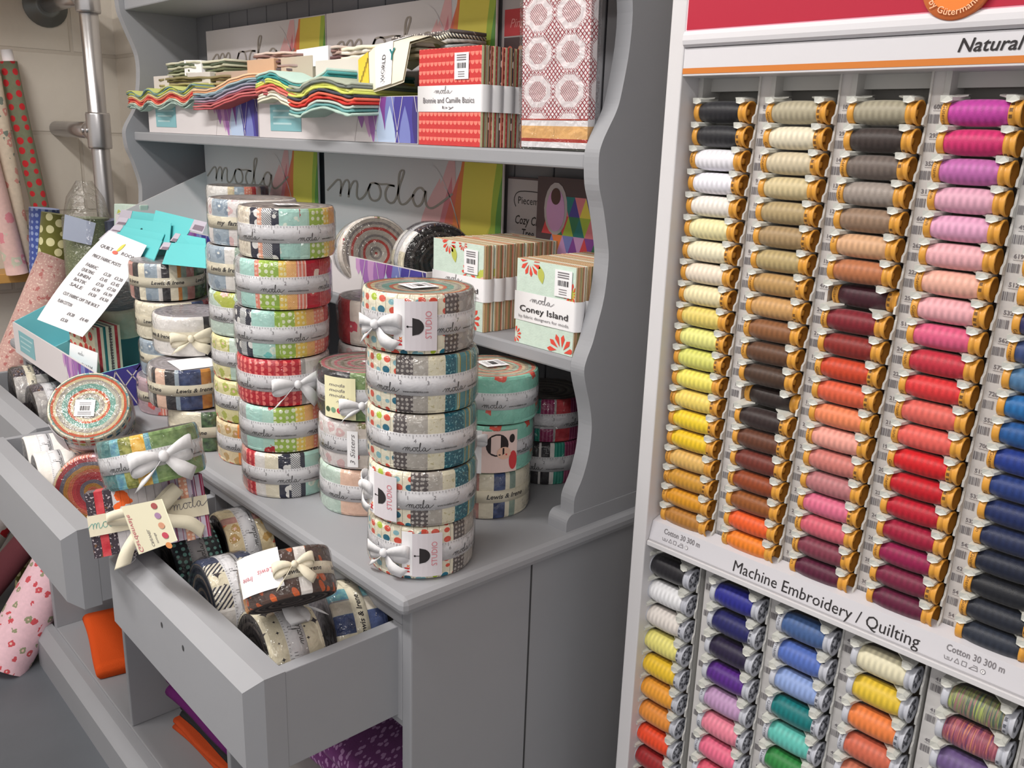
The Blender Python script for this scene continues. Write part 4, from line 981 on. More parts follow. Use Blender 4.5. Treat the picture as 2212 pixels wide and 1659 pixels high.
for ch in list(pr_.children): bpy.data.objects.remove(ch)
bpy.data.objects.remove(pr_)
LOWC = [
 [('black', (34, 32, 38)), ('white', (236, 236, 240)), ('ecru', (226, 218, 212)), ('pale yellow', (236, 226, 124)), ('yellow', (240, 196, 44)), ('orange-yellow', (240, 160, 48)), ('orange', (232, 142, 52)), ('red-orange', (240, 72, 34)), ('dark red', (160, 32, 36)), ('brown red', (140, 40, 44))],
 [('royal blue', (38, 40, 140)), ('navy', (32, 32, 96)), ('blackish violet', (36, 26, 58)), ('purple', (84, 34, 132)), ('mauve', (188, 146, 188)), ('pink', (232, 128, 150)), ('rose pink', (230, 104, 136)), ('deep pink', (224, 84, 110))],
 [('steel blue', (66, 96, 150)), ('cornflower blue', (80, 108, 188)), ('light blue', (138, 162, 216)), ('teal', (14, 116, 118)), ('aqua', (92, 188, 176)), ('green', (44, 132, 62)), ('dark green', (34, 92, 54))],
 [('cream', (226, 218, 186)), ('yellow', (226, 190, 52)), ('orange', (236, 126, 62)), ('terracotta', (206, 100, 74)), ('brown-orange', (196, 110, 84))],
 [('variegated green', (130, 134, 96)), ('variegated mauve', (150, 76, 92)), ('purple', (106, 84, 134)), ('dark violet', (80, 60, 110))]]
p2 = spool_proto(TM2, CL2, CR2)
for k, lst in enumerate(LOWC):
    for i, (nm, c) in enumerate(lst):
        cu = LC[k]+.0005
        mt = RM @ Matrix.Translation((cu, YS, LT-LP*i)) @ Matrix.Rotation(random.uniform(0, 6.28), 4, 'X')
        copy_spool(p2, mt, c, '%s spool with silver caps, %s in the %s column from left' % (nm, ORD[i] if i == 0 else ORD[i]+' down', CN[k]), 'silver capped thread spools')
for ch in list(p2.children): bpy.data.objects.remove(ch)
bpy.data.objects.remove(p2)

# ------------------------------------------------------------------ card display boxes
CK = {k: M('card_'+k, c, .6) for k, c in dict(rose=(226, 176, 178), pink=(214, 128, 138), coral=(222, 112, 96), red=(206, 72, 78), orange=(226, 128, 72), yellow=(222, 208, 88), yellow2=(206, 198, 76), lime=(160, 184, 70), green=(96, 150, 72), dgreen=(52, 118, 84), teal=(40, 120, 120),
      lilac=(196, 150, 196), violet=(160, 108, 176), purple=(130, 70, 150), sky=(180, 198, 226), blue=(120, 128, 190), indigo=(72, 66, 148), navy=(62, 52, 118)).items()}
def leaf(mb, fn, p0, p1, hw, mat, box, n=8, k=0):
    (x0, y0), (x1, y1) = p0, p1; dx, dy = x1-x0, y1-y0; l = math.hypot(dx, dy); nx, ny = -dy/l, dx/l
    L = [(x0+dx*i/n+nx*hw*math.sin(PI*i/n), y0+dy*i/n+ny*hw*math.sin(PI*i/n)) for i in range(n+1)]
    R = [(x0+dx*i/n-nx*hw*math.sin(PI*i/n), y0+dy*i/n-ny*hw*math.sin(PI*i/n)) for i in range(n-1, 0, -1)]
    pts = clip(L+R, *box)
    if len(pts) > 2: mb.poly([fn(x, y, .0001+.00003*k) for x, y in pts], mat)
def header_art(mb, fn, w, h):
    bx = (0.002, 0.002, w-.002, h-.002); W_ = w
    A = [((.60, .0), (.70, .86), .06, 'rose'), ((.66, -.1), (.77, 1.1), .055, 'rose'), ((.68, -.1), (.76, .88), .035, 'pink'), ((.70, -.2), (.82, 1.0), .05, 'coral'), ((.58, -.35), (.72, .42), .05, 'pink'), ((.68, -.4), (.80, .45), .05, 'red'), ((.76, -.3), (.83, 1.15), .035, 'orange'),
         ((.86, -.3), (.86, 1.4), .055, 'yellow'), ((.93, -.2), (.95, 1.5), .08, 'yellow'), ((.84, -.2), (1.05, .85), .05, 'yellow2'), ((.88, -.25), (1.02, .9), .035, 'lime'), ((.90, -.3), (1.06, .65), .04, 'green'), ((.95, -.3), (1.1, .45), .05, 'dgreen'), ((.97, .05), (1.0, 1.25), .035, 'lime'), ((1.0, .1), (1.0, .95), .03, 'green'), ((.86, -.3), (.96, .35), .03, 'lime')]
    for i, (a, b, hw, c) in enumerate(A): leaf(mb, fn, (a[0]*W_, a[1]*h), (b[0]*W_, b[1]*h), hw*W_, CK[c], bx, k=i)
    for i, (a, b, c, d) in enumerate(((.62, .5, .82, .05), (.66, .95, .84, .3), (.6, .25, .8, -.02), (.72, .8, .86, .1))):
        pts = [(W_*(a+(c-a)*t/8), h*(b+(d-b)*(t/8)**1.6)) for t in range(9)]
        stroke(mb, pts, .0007, lambda x, y: fn(x, y, .0006), BOXW)
def front_art(mb, fn, w, h, start=.64, seed=0):
    bx = (w*start, .001, w-.001, h-.001)
    A = [(.02, .6, .05, 'lilac'), (.14, .3, .06, 'violet'), (.26, .1, .06, 'lilac'), (.36, -.2, .07, 'violet'), (.5, -.4, .06, 'purple'), (.62, -.5, .07, 'blue'), (.74, -.6, .07, 'indigo'), (.9, -.6, .08, 'indigo'), (1.0, -.4, .06, 'navy')]
    for i, (x, yb, hw, c) in enumerate(A):
        X = w*(start+(1-start)*x); leaf(mb, fn, (X, h*1.5), (X+.004, h*yb), hw*w*.55, CK[c], bx, k=i)
    for i, (x, c) in enumerate(((.45, 'sky'), (.6, 'sky'), (.82, 'blue'))):
        X = w*(start+(1-start)*x); leaf(mb, fn, (X, -h*.7), (X, h*.8), .03*w, CK[c], bx, k=10+i)
    for i in range(6):
        X = w*(start+(1-start)*(.15+.16*i)); pts = clip_line([(X+(.012 if i % 2 else -.012)*t/6*1.6, h*(1-t/6)) for t in range(7)], bx)
        if len(pts) > 1: stroke(mb, pts, .0006, lambda x, y: fn(x, y, .0006), BOXW)
def clip_line(p, b): return [q for q in p if b[0] < q[0] < b[2]]
def display_box(label, x0, y0, z0, w, d, hf=.068, hh=.229, divider=False, sl=(.068, .068), inn=None):
    t = thing('card_display_box', label, 'display box', (x0, y0, z0), 'card display boxes'); th = .003
    mb = MB(); mb.box((0, 0, 0), (w, th, hf), BOXW, mats=[BOXW, BOXW, BOXW, TEAL, BOXW, BOXW])
    fn = lambda x, z, o=0: Vector((x, -.0002-o, z))
    front_art(mb, fn, w, hf); mb.box((.045, -.0008, hf*.18), (.155, -.0003, hf*.84), TEALL)
    for k in range(3): rect(mb, lambda x, z: fn(x, z, .0008), .056, hf*(.66-.16*k), .146-.012*k, hf*(.71-.16*k), M('label_text', (176, 206, 210), .7))
    mb.build('front_wall', t)
    for sx in (0, 1):
        X0 = 0 if not sx else w-th; mb = MB(); P = [(th, 0), (d, 0), (d, sl[sx]), (th, hf)]; IN = inn or TEAL
        vs = [(X0, y, z) for y, z in P]+[(X0+th, y, z) for y, z in P]
        o, i_ = (BOXW, TEAL) if not sx else (TEAL, CK['indigo'])
        mb.mesh(vs, [(0, 3, 2, 1)], o if not sx else IN); mb.mesh(vs, [(4, 5, 6, 7)], IN if not sx else (CK['indigo'] if divider else BOXW))
        mb.mesh(vs, [(0, 1, 5, 4), (1, 2, 6, 5), (2, 3, 7, 6), (3, 0, 4, 7)], TEAL if divider else BOXW)
        if sx and divider:
            sf = lambda y, z: Vector((w+.0004, y, z))
            for a, b in (((.012, .0), (.030, hf)), ((.03, hf), (.065, .0)), ((.0, hf*.55), (.03, .0)), ((.05, hf), (.10, .0)), ((.09, 0), (.10, hf*1.6)), ((.012, .0), (.075, hf*1.1))): stroke(mb, [a, b], .0011, sf, BOXW)
            mb.poly([sf(.004, .004), sf(.024, .004), sf(.012, hf*.5)], CK['navy']); mb.poly([sf(.06, hf*1.05), sf(.10, hf*.5), sf(.11, hf*1.4)], CK['navy'])
        mb.build('side_wall', t)
    mb = MB(); mb.box((th, th, 0), (w-th, d-th, th), TEAL); mb.build('tray_floor', t)
    mb = MB(); mb.box((0, d-th, 0), (w, d, hh), BOXW)
    fn2 = lambda x, z, o=0: Vector((x, d-th-.0002-o, z)); header_art(mb, lambda x, z, o=0: fn2(x, z, o), w, hh)
    moda(mb, .033, lambda x, z: fn2(.042+x*1.62, hh-.084+(z if z < .033 else .033+(z-.033)*.62), .0006), LOGO, .055, 5)
    mb.build('header_panel', t, label='upright header printed moda with coloured petals')
    if divider:
        mb = MB(); P = [(th, 0), (d, 0), (d, .135), (th, hf*.92)]; X0 = w*.5
        vs = [(X0, y, z) for y, z in P]+[(X0+th, y, z) for y, z in P]; mb.mesh(vs, [(0, 3, 2, 1), (4, 5, 6, 7), (0, 1, 5, 4), (1, 2, 6, 5), (2, 3, 7, 6), (3, 0, 4, 7)], TEAL); mb.build('divider', t)
    return t
Z1, Z2 = T+.2245, T+.4775                 # shelf tops
display_box('white and purple petal display box, left one on the upper shelf', -2.116, .805, Z2, .531, .15)
display_box('white and purple petal display box, right one on the upper shelf', -1.582, .805, Z2, .492, .15)
display_box('petal display box with sloping side, left one on the lower shelf', -2.150, .725, Z1, .533, .225, sl=(.165, .068), inn=BOXW)
display_box('petal display box, right one on the lower shelf behind the towers', -1.600, .802, Z1, .537, .152)
display_box('open teal lined display box on the counter left of the fabric towers', -2.139, .484, T+.0005, .546, .21, divider=True, sl=(.16, .092))
# ------------------------------------------------------------------ square fabric packs
def pack(label, x0, y0, z0, w, h, d, front, edges, n=1, title=None, sub=None, sticker=None, group=None, band=(.35, .62), rz=0, fade=0):
    mt = Matrix.Translation((x0, y0, z0)) @ Matrix.Rotation(rz, 4, 'Z'); t = thing('charm_pack', label, 'fabric pack', mt, group)
    mb = MB(); r = random.Random(int(x0*1e4) ^ int(y0*1e4)); m_ = 9; dy = d/m_
    for i in range(m_):
        j = r.uniform(-.0006, .0006); e = F[edges[i % len(edges)]]
        rx = .003 if i in (0, m_-1) else 0.
        mb.box((rx*.4+j, dy*i, 0), (w-rx*.4+j, dy*(i+1)-.0002, h-abs(j)), e, mats=[e, e, F[front] if i == 0 else e, e, e, e])
    if front == 'minty' and title or (front == 'minty' and sticker):
        bf = lambda x, z, o=0.: Vector((x, -.0005-o, z))
        for fx, fz, fr in (((w*.80, h*.02, .024), (w*.25, h*.98, .020), (w*.93, h*.70, .014), (w*.02, h*.10, .012)) if x0 > -.95 else ((w*.78, h*.13, .020), (w*.33, h*.97, .016), (w*.72, h*.66, .016), (w*.60, h*.98, .010))):
            for k in range(11):
                a = 2*PI*k/11+.2; L = clip([(fx+fr*.28*math.cos(a-.2), fz+fr*.28*math.sin(a-.2)), (fx+fr*.8*math.cos(a-.17), fz+fr*.8*math.sin(a-.17)), (fx+fr*math.cos(a+.02), fz+fr*math.sin(a+.02)), (fx+fr*.8*math.cos(a+.2), fz+fr*.8*math.sin(a+.2))], .001, .001, w-.001, h-.001)
                if len(L) > 2: mb.poly([bf(*p) for p in L], M('flower_red', (222, 78, 62), .8))
        leaf(mb, lambda x, z, o=0: bf(x, z), (w*.40, h*.95), (w*.46, h*.75), .006, M('flower_leaf', (186, 190, 90), .8), (0, 0, w, h))
    mb.build('folded_fabric', t)
    if band:
        b0, b1 = h*band[0], h*band[1]; mb = MB(); R = d*.5
        pr = [(-.0008, -.0006), (w*.5, -.0012), (w-.002, -.0006)]+[(w+.0004+.0035*math.sin(PI*k/8), d*k/8) for k in range(9)]+[(w*.5, d+.0006), (-.0008, d+.0006)]
        m2 = len(pr); mb.mesh([(x, y, z) for z in (b0, b1) for x, y in pr], [(k, (k+1) % m2, m2+(k+1) % m2, m2+k) for k in range(m2)], PAPER, True)
        if title:
            bf = lambda x, z: Vector((x, -.0018, z)); bh = b1-b0
            moda(mb, bh*.12, lambda x, z: bf(w*.30+x*1.3, b0+bh*.70+z), INKG, .07)
            put_text(mb, title, bh*.30, lambda x, z: bf(x+w*.5, b0+bh*.34+z), INK if sub else INKG, width=w*.82, bold=.008, center=True)
            put_text(mb, sub or 'by', bh*.15, lambda x, z: bf(x+w*.5, b0+bh*.12+z), INKG, width=w*(.85 if sub else .2), center=True)
        mb.build('paper_band', t, label='white paper band')
    if sticker:
        sx, sz = sticker; mb = MB(); mb.box((sx, -.0016, sz), (sx+.030, -.0011, sz+.034), PAPER)
        bf = lambda x, z: Vector((x, -.0019, z)); barcode(mb, bf, sx+.006, sx+.025, sz+.014, sz+.021, INK, 9)
        for k in range(3): rect(mb, bf, sx+.005, sz+.024+.003*k, sx+.025, sz+.0255+.003*k, INKG)
        for k in range(3): rect(mb, bf, sx+.008, sz+.003+.003*k, sx+.022, sz+.004+.003*k, INKG)
        mb.build('price_sticker', t, label='white price sticker with a barcode')
    return t
fab('edge stripes a', (206, 190, 150), 'band', (120, 130, 120), (196, 80, 70), sc_=160); E1 = ['cream', 'green', 'scal', 'aqua', 'grey', 'tanf', 'navy', 'coral', 'white']
fab('tan', (200, 168, 120)); F['mintplain'] = fab('mint plain', (206, 220, 206), 'floral', (214, 72, 56), (190, 190, 90), sc_=22)
F['tan1'] = fab('tan1', (206, 176, 128), 'stripe', (150, 120, 90), sc_=330); F['rose1'] = fab('rose1', (206, 128, 110), 'stripe', (226, 176, 140), sc_=330); F['sage1'] = fab('sage1', (150, 158, 120), 'stripe', (206, 196, 150), sc_=330)
E2 = ['cream', 'tan1', 'rose1', 'tan1', 'sage1', 'tan1', 'rose1']
E1 = ['cream', 'sage1', 'scal', 'sage1', 'grey', 'tan1', 'navy', 'coral', 'tan1']
GP = 'red fronted charm packs standing on the upper shelf'
for i in range(8):
    pack('red scallop charm pack, %s of the row on the upper shelf' % (['front one', 'second', 'third', 'fourth', 'fifth', 'sixth', 'seventh', 'rearmost'][i]), -1.0865+.0012*((i*7) % 3), .803+.0196*i, Z2, .140, .130, .0188, 'scalh', E1,
         title='Bonnie and Camille Basics' if i == 0 else None, sticker=(.084, .088) if i == 0 else None, group=GP)
GP = 'mint flower charm packs standing at the left on the lower shelf'
for i in range(8):
    pack('mint flower charm pack, %s of the left row on the lower shelf' % (['front one', 'second', 'third', 'fourth', 'fifth', 'sixth', 'seventh', 'rearmost'][i]), -1.046+.001*((i*5) % 3), .801+.0196*i, Z1, .116, .122, .0188, 'minty', E2,
         title='Coney Island' if i == 0 else None, sub='fabric' if i == 0 else None, sticker=(.074, .080) if i == 0 else None, group=GP)
GP = 'mint flower charm packs standing at the right on the lower shelf'
for i in range(7):
    pack('mint flower charm pack, %s of the right row on the lower shelf' % (['front one', 'second', 'third', 'fourth', 'fifth', 'sixth', 'rearmost'][i]), -.864, .801+.0196*i, Z1, .110, .114, .0188, 'minty', E2,
         title='Coney Island' if i == 0 else None, sub='by fabric designers for moda' if i == 0 else None, sticker=(.074, .074) if i == 0 else None, group=GP, band=(.28, .62))
# clear bags round both rows
for nm, (a, b), lb in (('clear_bag', ((-1.089, .8012, Z2), (-.942, .962, Z2+.134)), 'clear crinkled bag round the row of red charm packs'),):
    pass
# red and white pattern pack in clear film
def runner_mat():
    mt, nt, b = newmat('octagon_print'); g = NG(nt); x, y = g.xy(g.uv()); S = 1/.0555
    col = None
    def cellv(ox, oy):
        a = g.m('SUBTRACT', g.m('FRACT', g.m('ADD', g.m('MULTIPLY', x, S), ox)), .5); c = g.m('SUBTRACT', g.m('FRACT', g.m('ADD', g.m('MULTIPLY', y, 1/.0445), oy)), .5)
        a, c = g.m('ABSOLUTE', a), g.m('ABSOLUTE', c)
        return g.m('MAXIMUM', g.m('MAXIMUM', a, c), g.m('MULTIPLY', g.m('ADD', a, c), .74))
    d = cellv(0., 0.)
    h1 = g.m('GREATER_THAN', g.m('FRACT', g.m('MULTIPLY', g.m('ADD', g.m('MULTIPLY', x, 1.0), y), 290.)), .42)
    fx = g.m('GREATER_THAN', g.m('FRACT', g.m('MULTIPLY', g.m('SUBTRACT', y, x), 560.)), .22)
    hatch = g.m('MULTIPLY', h1, fx)
    g1 = g.m('GREATER_THAN', g.m('FRACT', g.m('MULTIPLY', g.m('ADD', x, y), 150.)), .72); g2 = g.m('GREATER_THAN', g.m('FRACT', g.m('MULTIPLY', g.m('SUBTRACT', x, y), 150.)), .72)
    grid = g.m('MAXIMUM', g1, g2)
    ins = g.m('LESS_THAN', d, .27); out_ = g.m('GREATER_THAN', d, .42); far = g.m('GREATER_THAN', d, .475)
    mask = g.m('ADD', g.m('MULTIPLY', ins, hatch), g.m('MULTIPLY', out_, g.m('ADD', g.m('MULTIPLY', g.m('SUBTRACT', 1., far), hatch), g.m('MULTIPLY', far, grid))))
    col = g.mix(g.m('MINIMUM', mask, 1.), lin((240, 232, 234)), lin((150, 26, 48)))
    g.L.new(col, b.inputs['Base Color']); b.inputs['Roughness'].default_value = .8; MATS['octagon'] = mt; return mt
OM = runner_mat()
t = thing('folded_panel_pack', 'tall red and white octagon print fabric pack in clear film', 'fabric pack', Matrix.Translation((-.868, .806, Z2+.003)) @ Matrix.Rotation(.03, 4, 'X'))
mb = MB(); wR = .1155
mb.box((0, 0, .034), (wR, .012, .28), OM, mats=[OM, OM, OM, OM, OM, OM])
for a, b, m_ in ((.026, .034, PAPER), (.011, .026, M('pale_orange_band', (236, 186, 120), .7)), (.007, .011, M('red_band', (176, 50, 40), .7)), (0, .007, PAPER)): mb.box((0, 0, a), (wR, .012, b), m_)
mb.box((-.001, -.0005, .033), (wR, -.0001, .0345), M('red_band', None)); mb.build('printed_panel', t)
mb = MB(); mb.box((-.003, -.0025, -.002), (wR+.003, .0145, .285), WRAP); mb.build('plastic_wrap', t)
mb = MB(); mb.box((.0, .001, -.003), (wR, .010, -.0005), M('dark_base', (60, 62, 58), .7)); mb.build('backing_card', t)
# pattern booklets
t = thing('pattern_booklet', 'pattern booklet with a red title strip behind the red charm packs', 'pattern booklet', Matrix.Translation((-1.088, .9615, Z2)))
mb = MB(); mb.box((0, 0, 0), (.13, .003, .215), M('booklet_grey', (176, 170, 172), .5)); bf = lambda x, z: Vector((x, -.0003, z)); bf2 = lambda x, z: Vector((x, -.0006, z))
rect(mb, bf, .006, .162, .13, .200, M('booklet_red', (184, 52, 60), .5)); rect(mb, bf, .006, .06, .13, .160, M('booklet_dark', (78, 62, 66), .5))
put_text(mb, 'Pine Valley', .018, lambda x, z: bf2(.018+x, .174+z), M('booklet_lines', (224, 150, 150), .6), width=.085, shear=.3)
for k in range(14): disc(mb, bf2, .02+.008*k, .142-.006*(k % 3), .006, M('booklet_peach', (214, 168, 140), .6) if k % 2 else CK['coral'], n=8)
mb.build('cover', t)
t = thing('pattern_booklet', 'grey pattern booklet lettered Cozy Christmas Tree Skirt on the lower shelf', 'pattern booklet', Matrix.Translation((-1.062, .9605, Z1)))
mb = MB(); mb.box((0, 0, 0), (.185, .004, .208), M('booklet_dark', None)); rect(mb, bf, .0, .09, .098, .205, M('booklet_pale', (172, 166, 170), .5))
put_text(mb, 'Piecemakers', .016, lambda x, z: bf2(.024+x, .168+z), INK, width=.082); stroke(mb, catmull([(.02, .163), (.016, .175), (.03, .187), (.09, .187)], 5), .0007, bf2, INK)
put_text(mb, 'Cozy Christmas', .019, lambda x, z: bf2(.018+x, .137+z), INK, width=.10, shear=.2, bold=.01); put_text(mb, 'Tree Skirt', .019, lambda x, z: bf2(.034+x, .117+z), INK, width=.062, shear=.2, bold=.01)
mb.build('cover', t)
t = thing('patchwork_leaflet', 'leaflet with bright patchwork triangles and an oval picture', 'leaflet', Matrix.Translation((-.975, .9415, Z1)))
mb = MB(); mb.box((0, 0, 0), (.205, .004, .213), M('booklet_dark', None))
tc = [CK[k] for k in ('yellow', 'purple', 'pink', 'blue', 'lime', 'violet', 'red', 'indigo', 'lilac', 'teal', 'orange', 'dgreen')]
for r_ in range(4):
    for k in range(9):
        for up in (0, 1):
            X, Z = .012+.022*k+(.011 if r_ % 2 else 0), .075+.028*r_
            P = [(X, Z), (X+.022, Z), (X+.011, Z+.028)] if not up else [(X+.022, Z), (X+.033, Z+.028), (X+.011, Z+.028)]
            P = clip(P, .002, .07, .203, .19)
            if len(P) > 2: mb.poly([bf(*p) for p in P], tc[(k*5+r_*3+up*7) % 12])
disc(mb, bf2, .040, .168, .024, M('booklet_pale', None), .038); disc(mb, lambda x, z: Vector((x, -.0009, z)), .040, .166, .019, CK['lilac'], .031); disc(mb, lambda x, z: Vector((x, -.0012, z)), .040, .186, .010, M('hair_print', (84, 60, 56), .7), .012)
mb.build('cover', t)
# rolls on the lower shelf
def axis_roll(label, c, n, xh, sectors, sp, tape='ruler', group=None, **k):
    z = Vector(n).normalized(); return roll(label, frame(Vector(c)-z*RH*.5, z, xh), sectors, sp, tape, group=group, **k)
GL = 'rolls lying in the boxes on the lower shelf'
axis_roll('grey and red spiral fabric roll facing forward on the lower shelf', at(803, 545, 'y', .858)+Vector((0, 0, -.004)), (-FWD*.8+RIGHT*.35+Vector((0, 0, -.05))), (0, 0, 1), [(1, 'roses')], 'red', 'ruler', GL, tape_rot=1.)
axis_roll('black and white print fabric roll on edge on the lower shelf', (-1.140, .874, Z1+.070), (.93, -.33, .05), (-.3, -1, .6), [(.3, 'darkbat'), (.6, 'white'), (1, 'xcream')], 'dark', 'ruler', GL, tape_rot=.5)
roll('rainbow edged white fabric roll peeping over the left towers from the lower shelf', (-1.80, .86, Z1+.088), [(.35, 'white'), (.45, 'tanf'), (.6, 'bluegrey'), (.72, 'coral'), (.8, 'redp'), (.88, 'mauvep'), (1, 'blue')], 'grey', None, group=GL)
roll('plum and blue print roll under the rainbow edged one in the left shelf box', (-1.80, .86, Z1+.0215), [(.08, 'mauvep'), (.3, 'blue'), (1, 'navyb')], 'pale', 'lewis', group=GL)
# ------------------------------------------------------------------ layered fabric bundles over the upper boxes
def bundle(label, x0, x1, yf, yb, z0, th, cols, amp=.006, waves=2.2, ph=0., slope=0., band=None, group=None, ymid=0.):
    t = thing('fabric_bundle', label, 'fabric bundle', (x0, yf, z0), group); r = random.Random(int(abs(x0)*9999)); mb = MB(); W_ = x1-x0; n = 26; L = len(cols); lt = th/L
    def zz(u): return amp*math.sin(2*PI*waves*u+ph)+slope*u*W_
    for k, c in enumerate(cols):
        mt = F[c] if isinstance(c, str) else M('cloth_%d_%d_%d' % c, c, .9, spec=.1, bump=.3, bscale=500)
        a0, a1 = r.uniform(-.003, .002), W_+r.uniform(-.002, .003); dy = r.uniform(-.003, .001); ex = r.uniform(0, 6)
        vs = []
        for i in range(n+1):
            u = i/n; x = a0+(a1-a0)*u; y = dy+.004*math.sin(9*u+ex*.2)+.0012*math.sin(40*u+ex); z = k*lt+zz(u)+.0006*math.sin(25*u+ex); dr_ = -.010*max(0, (L*.5-k)/L)
            vs += [(x, y, z+dr_), (x, y, z+lt*.86+dr_), (x, (yb-yf)*.5, z+ymid), (x, (yb-yf)*.5, z+lt*.9+ymid), (x, yb-yf, z), (x, yb-yf, z+lt*.86)]
        q = 6; fs = []
        for i in range(n):
            a, b = i*q, (i+1)*q
            fs += [(a, b, b+1, a+1), (a+1, b+1, b+3, a+3), (a+3, b+3, b+5, a+5), (a+5, b+5, b+4, a+4), (a+4, b+4, b+2, a+2), (a+2, b+2, b, a)]
        e = n*q; fs += [(0, 1, 3, 2), (2, 3, 5, 4), (e, e+2, e+3, e+1), (e+2, e+4, e+5, e+3)]
        mb.mesh(vs, fs, mt, True, uvf=lambda v: (v[0], v[1]+v[2]))
    mb.build('fabric_layers', t)
    if band:
        b0, b1 = band; zc = lambda x: zz(x/W_); mb = MB(); vs = []
        for x in (b0*W_, b1*W_): vs += [(x, -.0035, zc(x)-.001), (x, -.0035, zc(x)+th+.001), (x, yb-yf, zc(x)+th+.001), (x, yb-yf, zc(x)-.001)]
        mb.mesh(vs, [(0, 1, 5, 4), (1, 2, 6, 5), (2, 3, 7, 6), (3, 0, 4, 7), (0, 3, 2, 1), (4, 5, 6, 7)], PAPER); mb.build('paper_band', t, label='white paper band')
    return t
c1 = [(186, 206, 196), (150, 168, 160), (196, 206, 190), (226, 120, 100), (206, 70, 70), (228, 130, 110), (216, 196, 140), (140, 160, 170), (196, 204, 96), (120, 150, 150), (186, 190, 120)]
GB = 'pinked fabric bundles hanging over the front of the upper boxes'
bundle('coral, grey and lime fabric bundle hanging out at the left of the upper shelf', -2.185, -1.805, .785, .935, Z2+.052, .032, c1, .006, 3.3, .5, .03, group=GB)
bundle('orange topped grey and rose fabric bundle tilted up between the upper boxes', -1.800, -1.49, .775, .935, Z2+.048, .034, [(186, 96, 100), (206, 120, 120), (160, 90, 100), (176, 150, 170), (150, 150, 166), (120, 136, 150), (160, 180, 186), (236, 172, 130), (240, 196, 160)], .004, 1.3, 2., .10, group=GB)
bundle('teal topped cream and coral layered fabric bundle in the middle of the upper boxes', -1.520, -1.275, .770, .935, Z2+.060, .042, [(228, 222, 200), (236, 230, 214), (222, 214, 196), (220, 130, 120), (226, 110, 100), (200, 206, 100), (216, 222, 130), (60, 140, 140), (90, 160, 160), (186, 210, 200)], .010, 1.1, .2, 0., group=GB)
bundle('grey, yellow and red layered fabric bundle beside the red charm packs', -1.390, -1.190, .760, .900, Z2+.044, .044, [(176, 200, 190), (110, 160, 160), (190, 204, 196), (206, 66, 60), (226, 110, 90), (80, 80, 90), (210, 216, 110), (226, 226, 140), (120, 126, 120), (170, 176, 160)], .006, 1.3, 3.4, .02, group=GB)
GC = 'banded fabric bundles lying on top in the upper boxes'
bundle('sage green fabric bundle with a white band on the left upper box', -2.055, -1.770, .83, .93, Z2+.118, .030, [(120, 122, 90), (176, 178, 150), (110, 116, 90), (190, 190, 166), (96, 106, 88), (206, 204, 184)], .002, 1., 0, 0, (.36, .66), GC)
bundle('olive fabric bundle lying under the banded sage one', -2.08, -1.73, .82, .94, Z2+.096, .020, [(120, 112, 74), (160, 150, 110), (104, 96, 66), (140, 130, 100)], .001, 1., 0, 0, None, GC)
bundle('brown and cream fabric bundle with a white band on the right upper box', -1.640, -1.340, .83, .93, Z2+.122, .028, [(96, 88, 92), (160, 140, 136), (110, 84, 84), (186, 160, 150), (140, 110, 104), (214, 196, 186)], .002, 1., 1, 0, (.55, .9), GC)
bundle('floral cream fabric bundle behind the lettered white band', -1.345, -1.125, .83, .92, Z2+.124, .022, ['leafy', 'cream', 'roses', 'cream'], .001, 1., 1, .02, None, GC)
bundle('grey and black striped fabric bundle beside the red charm packs', -1.250, -1.100, .87, .94, Z2+.140, .022, ['diag', 'grey', 'xdiag', 'charc'], .001, 1., 1, .02, None, GC)
GK = 'plain card wraps standing in the upper boxes'
for i, (xa, xb, c, h) in enumerate(((-2.145+.03, -2.03, (206, 198, 196), .118), (-2.045, -1.935, (150, 140, 132), .112), (-1.93, -1.82, (206, 200, 196), .12), (-1.80, -1.66, (176, 156, 142), .118), (-1.655, -1.55, (196, 164, 136), .135), (-1.53, -1.42, (184, 172, 156), .135), (-1.405, -1.27, (212, 204, 196), .125))):
    t = thing('card_wrapped_bundle', '%s card wrapped fabric bundle standing in the upper boxes, %s from the left' % (('pale', 'taupe', 'white', 'brown', 'peach', 'tan', 'cream')[i], ORD[i] if i else 'first'), 'fabric bundle', (xa, .822+.003*(i % 2), Z2+.0035), GK)
    mb = MB(); mb.box((0, 0, 0), (xb-xa, .018, h), M('wrap_card_%d' % i, c, .7), T=Matrix.Rotation(.0, 4, 'X')); mb.build('card_wrap', t, .001)
t = thing('fabric_bundle', 'white and yellow bundle with a band lettered WORLD beside the red packs', 'fabric bundle', Matrix.Translation((-1.232, .790, Z2+.070)) @ Matrix.Rotation(-.15, 4, 'Y'), GC)
mb = MB(); n = 14; vs = []
for i in range(n+1):
    u = i/n; x = .135*u; z = .052+.010*math.sin(PI*u)
    vs += [(x*.85+.012, .0+.004*math.sin(PI*u), 0), (x, .012, z), (x, .05, z+.012), (x, .11, z-.005)]
mb.mesh(vs, [(4*i+k, 4*i+4+k, 4*i+5+k, 4*i+1+k) for i in range(n) for k in range(3)], F['cream'], True)
mb.mesh([(x, y+.002, z-.003) for x, y, z in vs], [(4*i+k+1, 4*i+5+k, 4*i+4+k, 4*i+k) for i in range(n) for k in range(3)], F['cream'], True)
for (a, b, mt) in ((.0, .20, M('yellow_cloth', (222, 190, 60), .8)), (.36, .68, PAPER)):
    i0, i1 = int(a*n), int(b*n)+1; sub = [(x, y-.0012, z+.0008) for x, y, z in vs[4*i0:4*i1+4]]
    mb.mesh(sub, [(4*i+k, 4*i+4+k, 4*i+5+k, 4*i+1+k) for i in range(i1-i0) for k in range(3)], mt, True)
bf = lambda x, z: Vector((.058+x, .002+z*.20-.003, z))
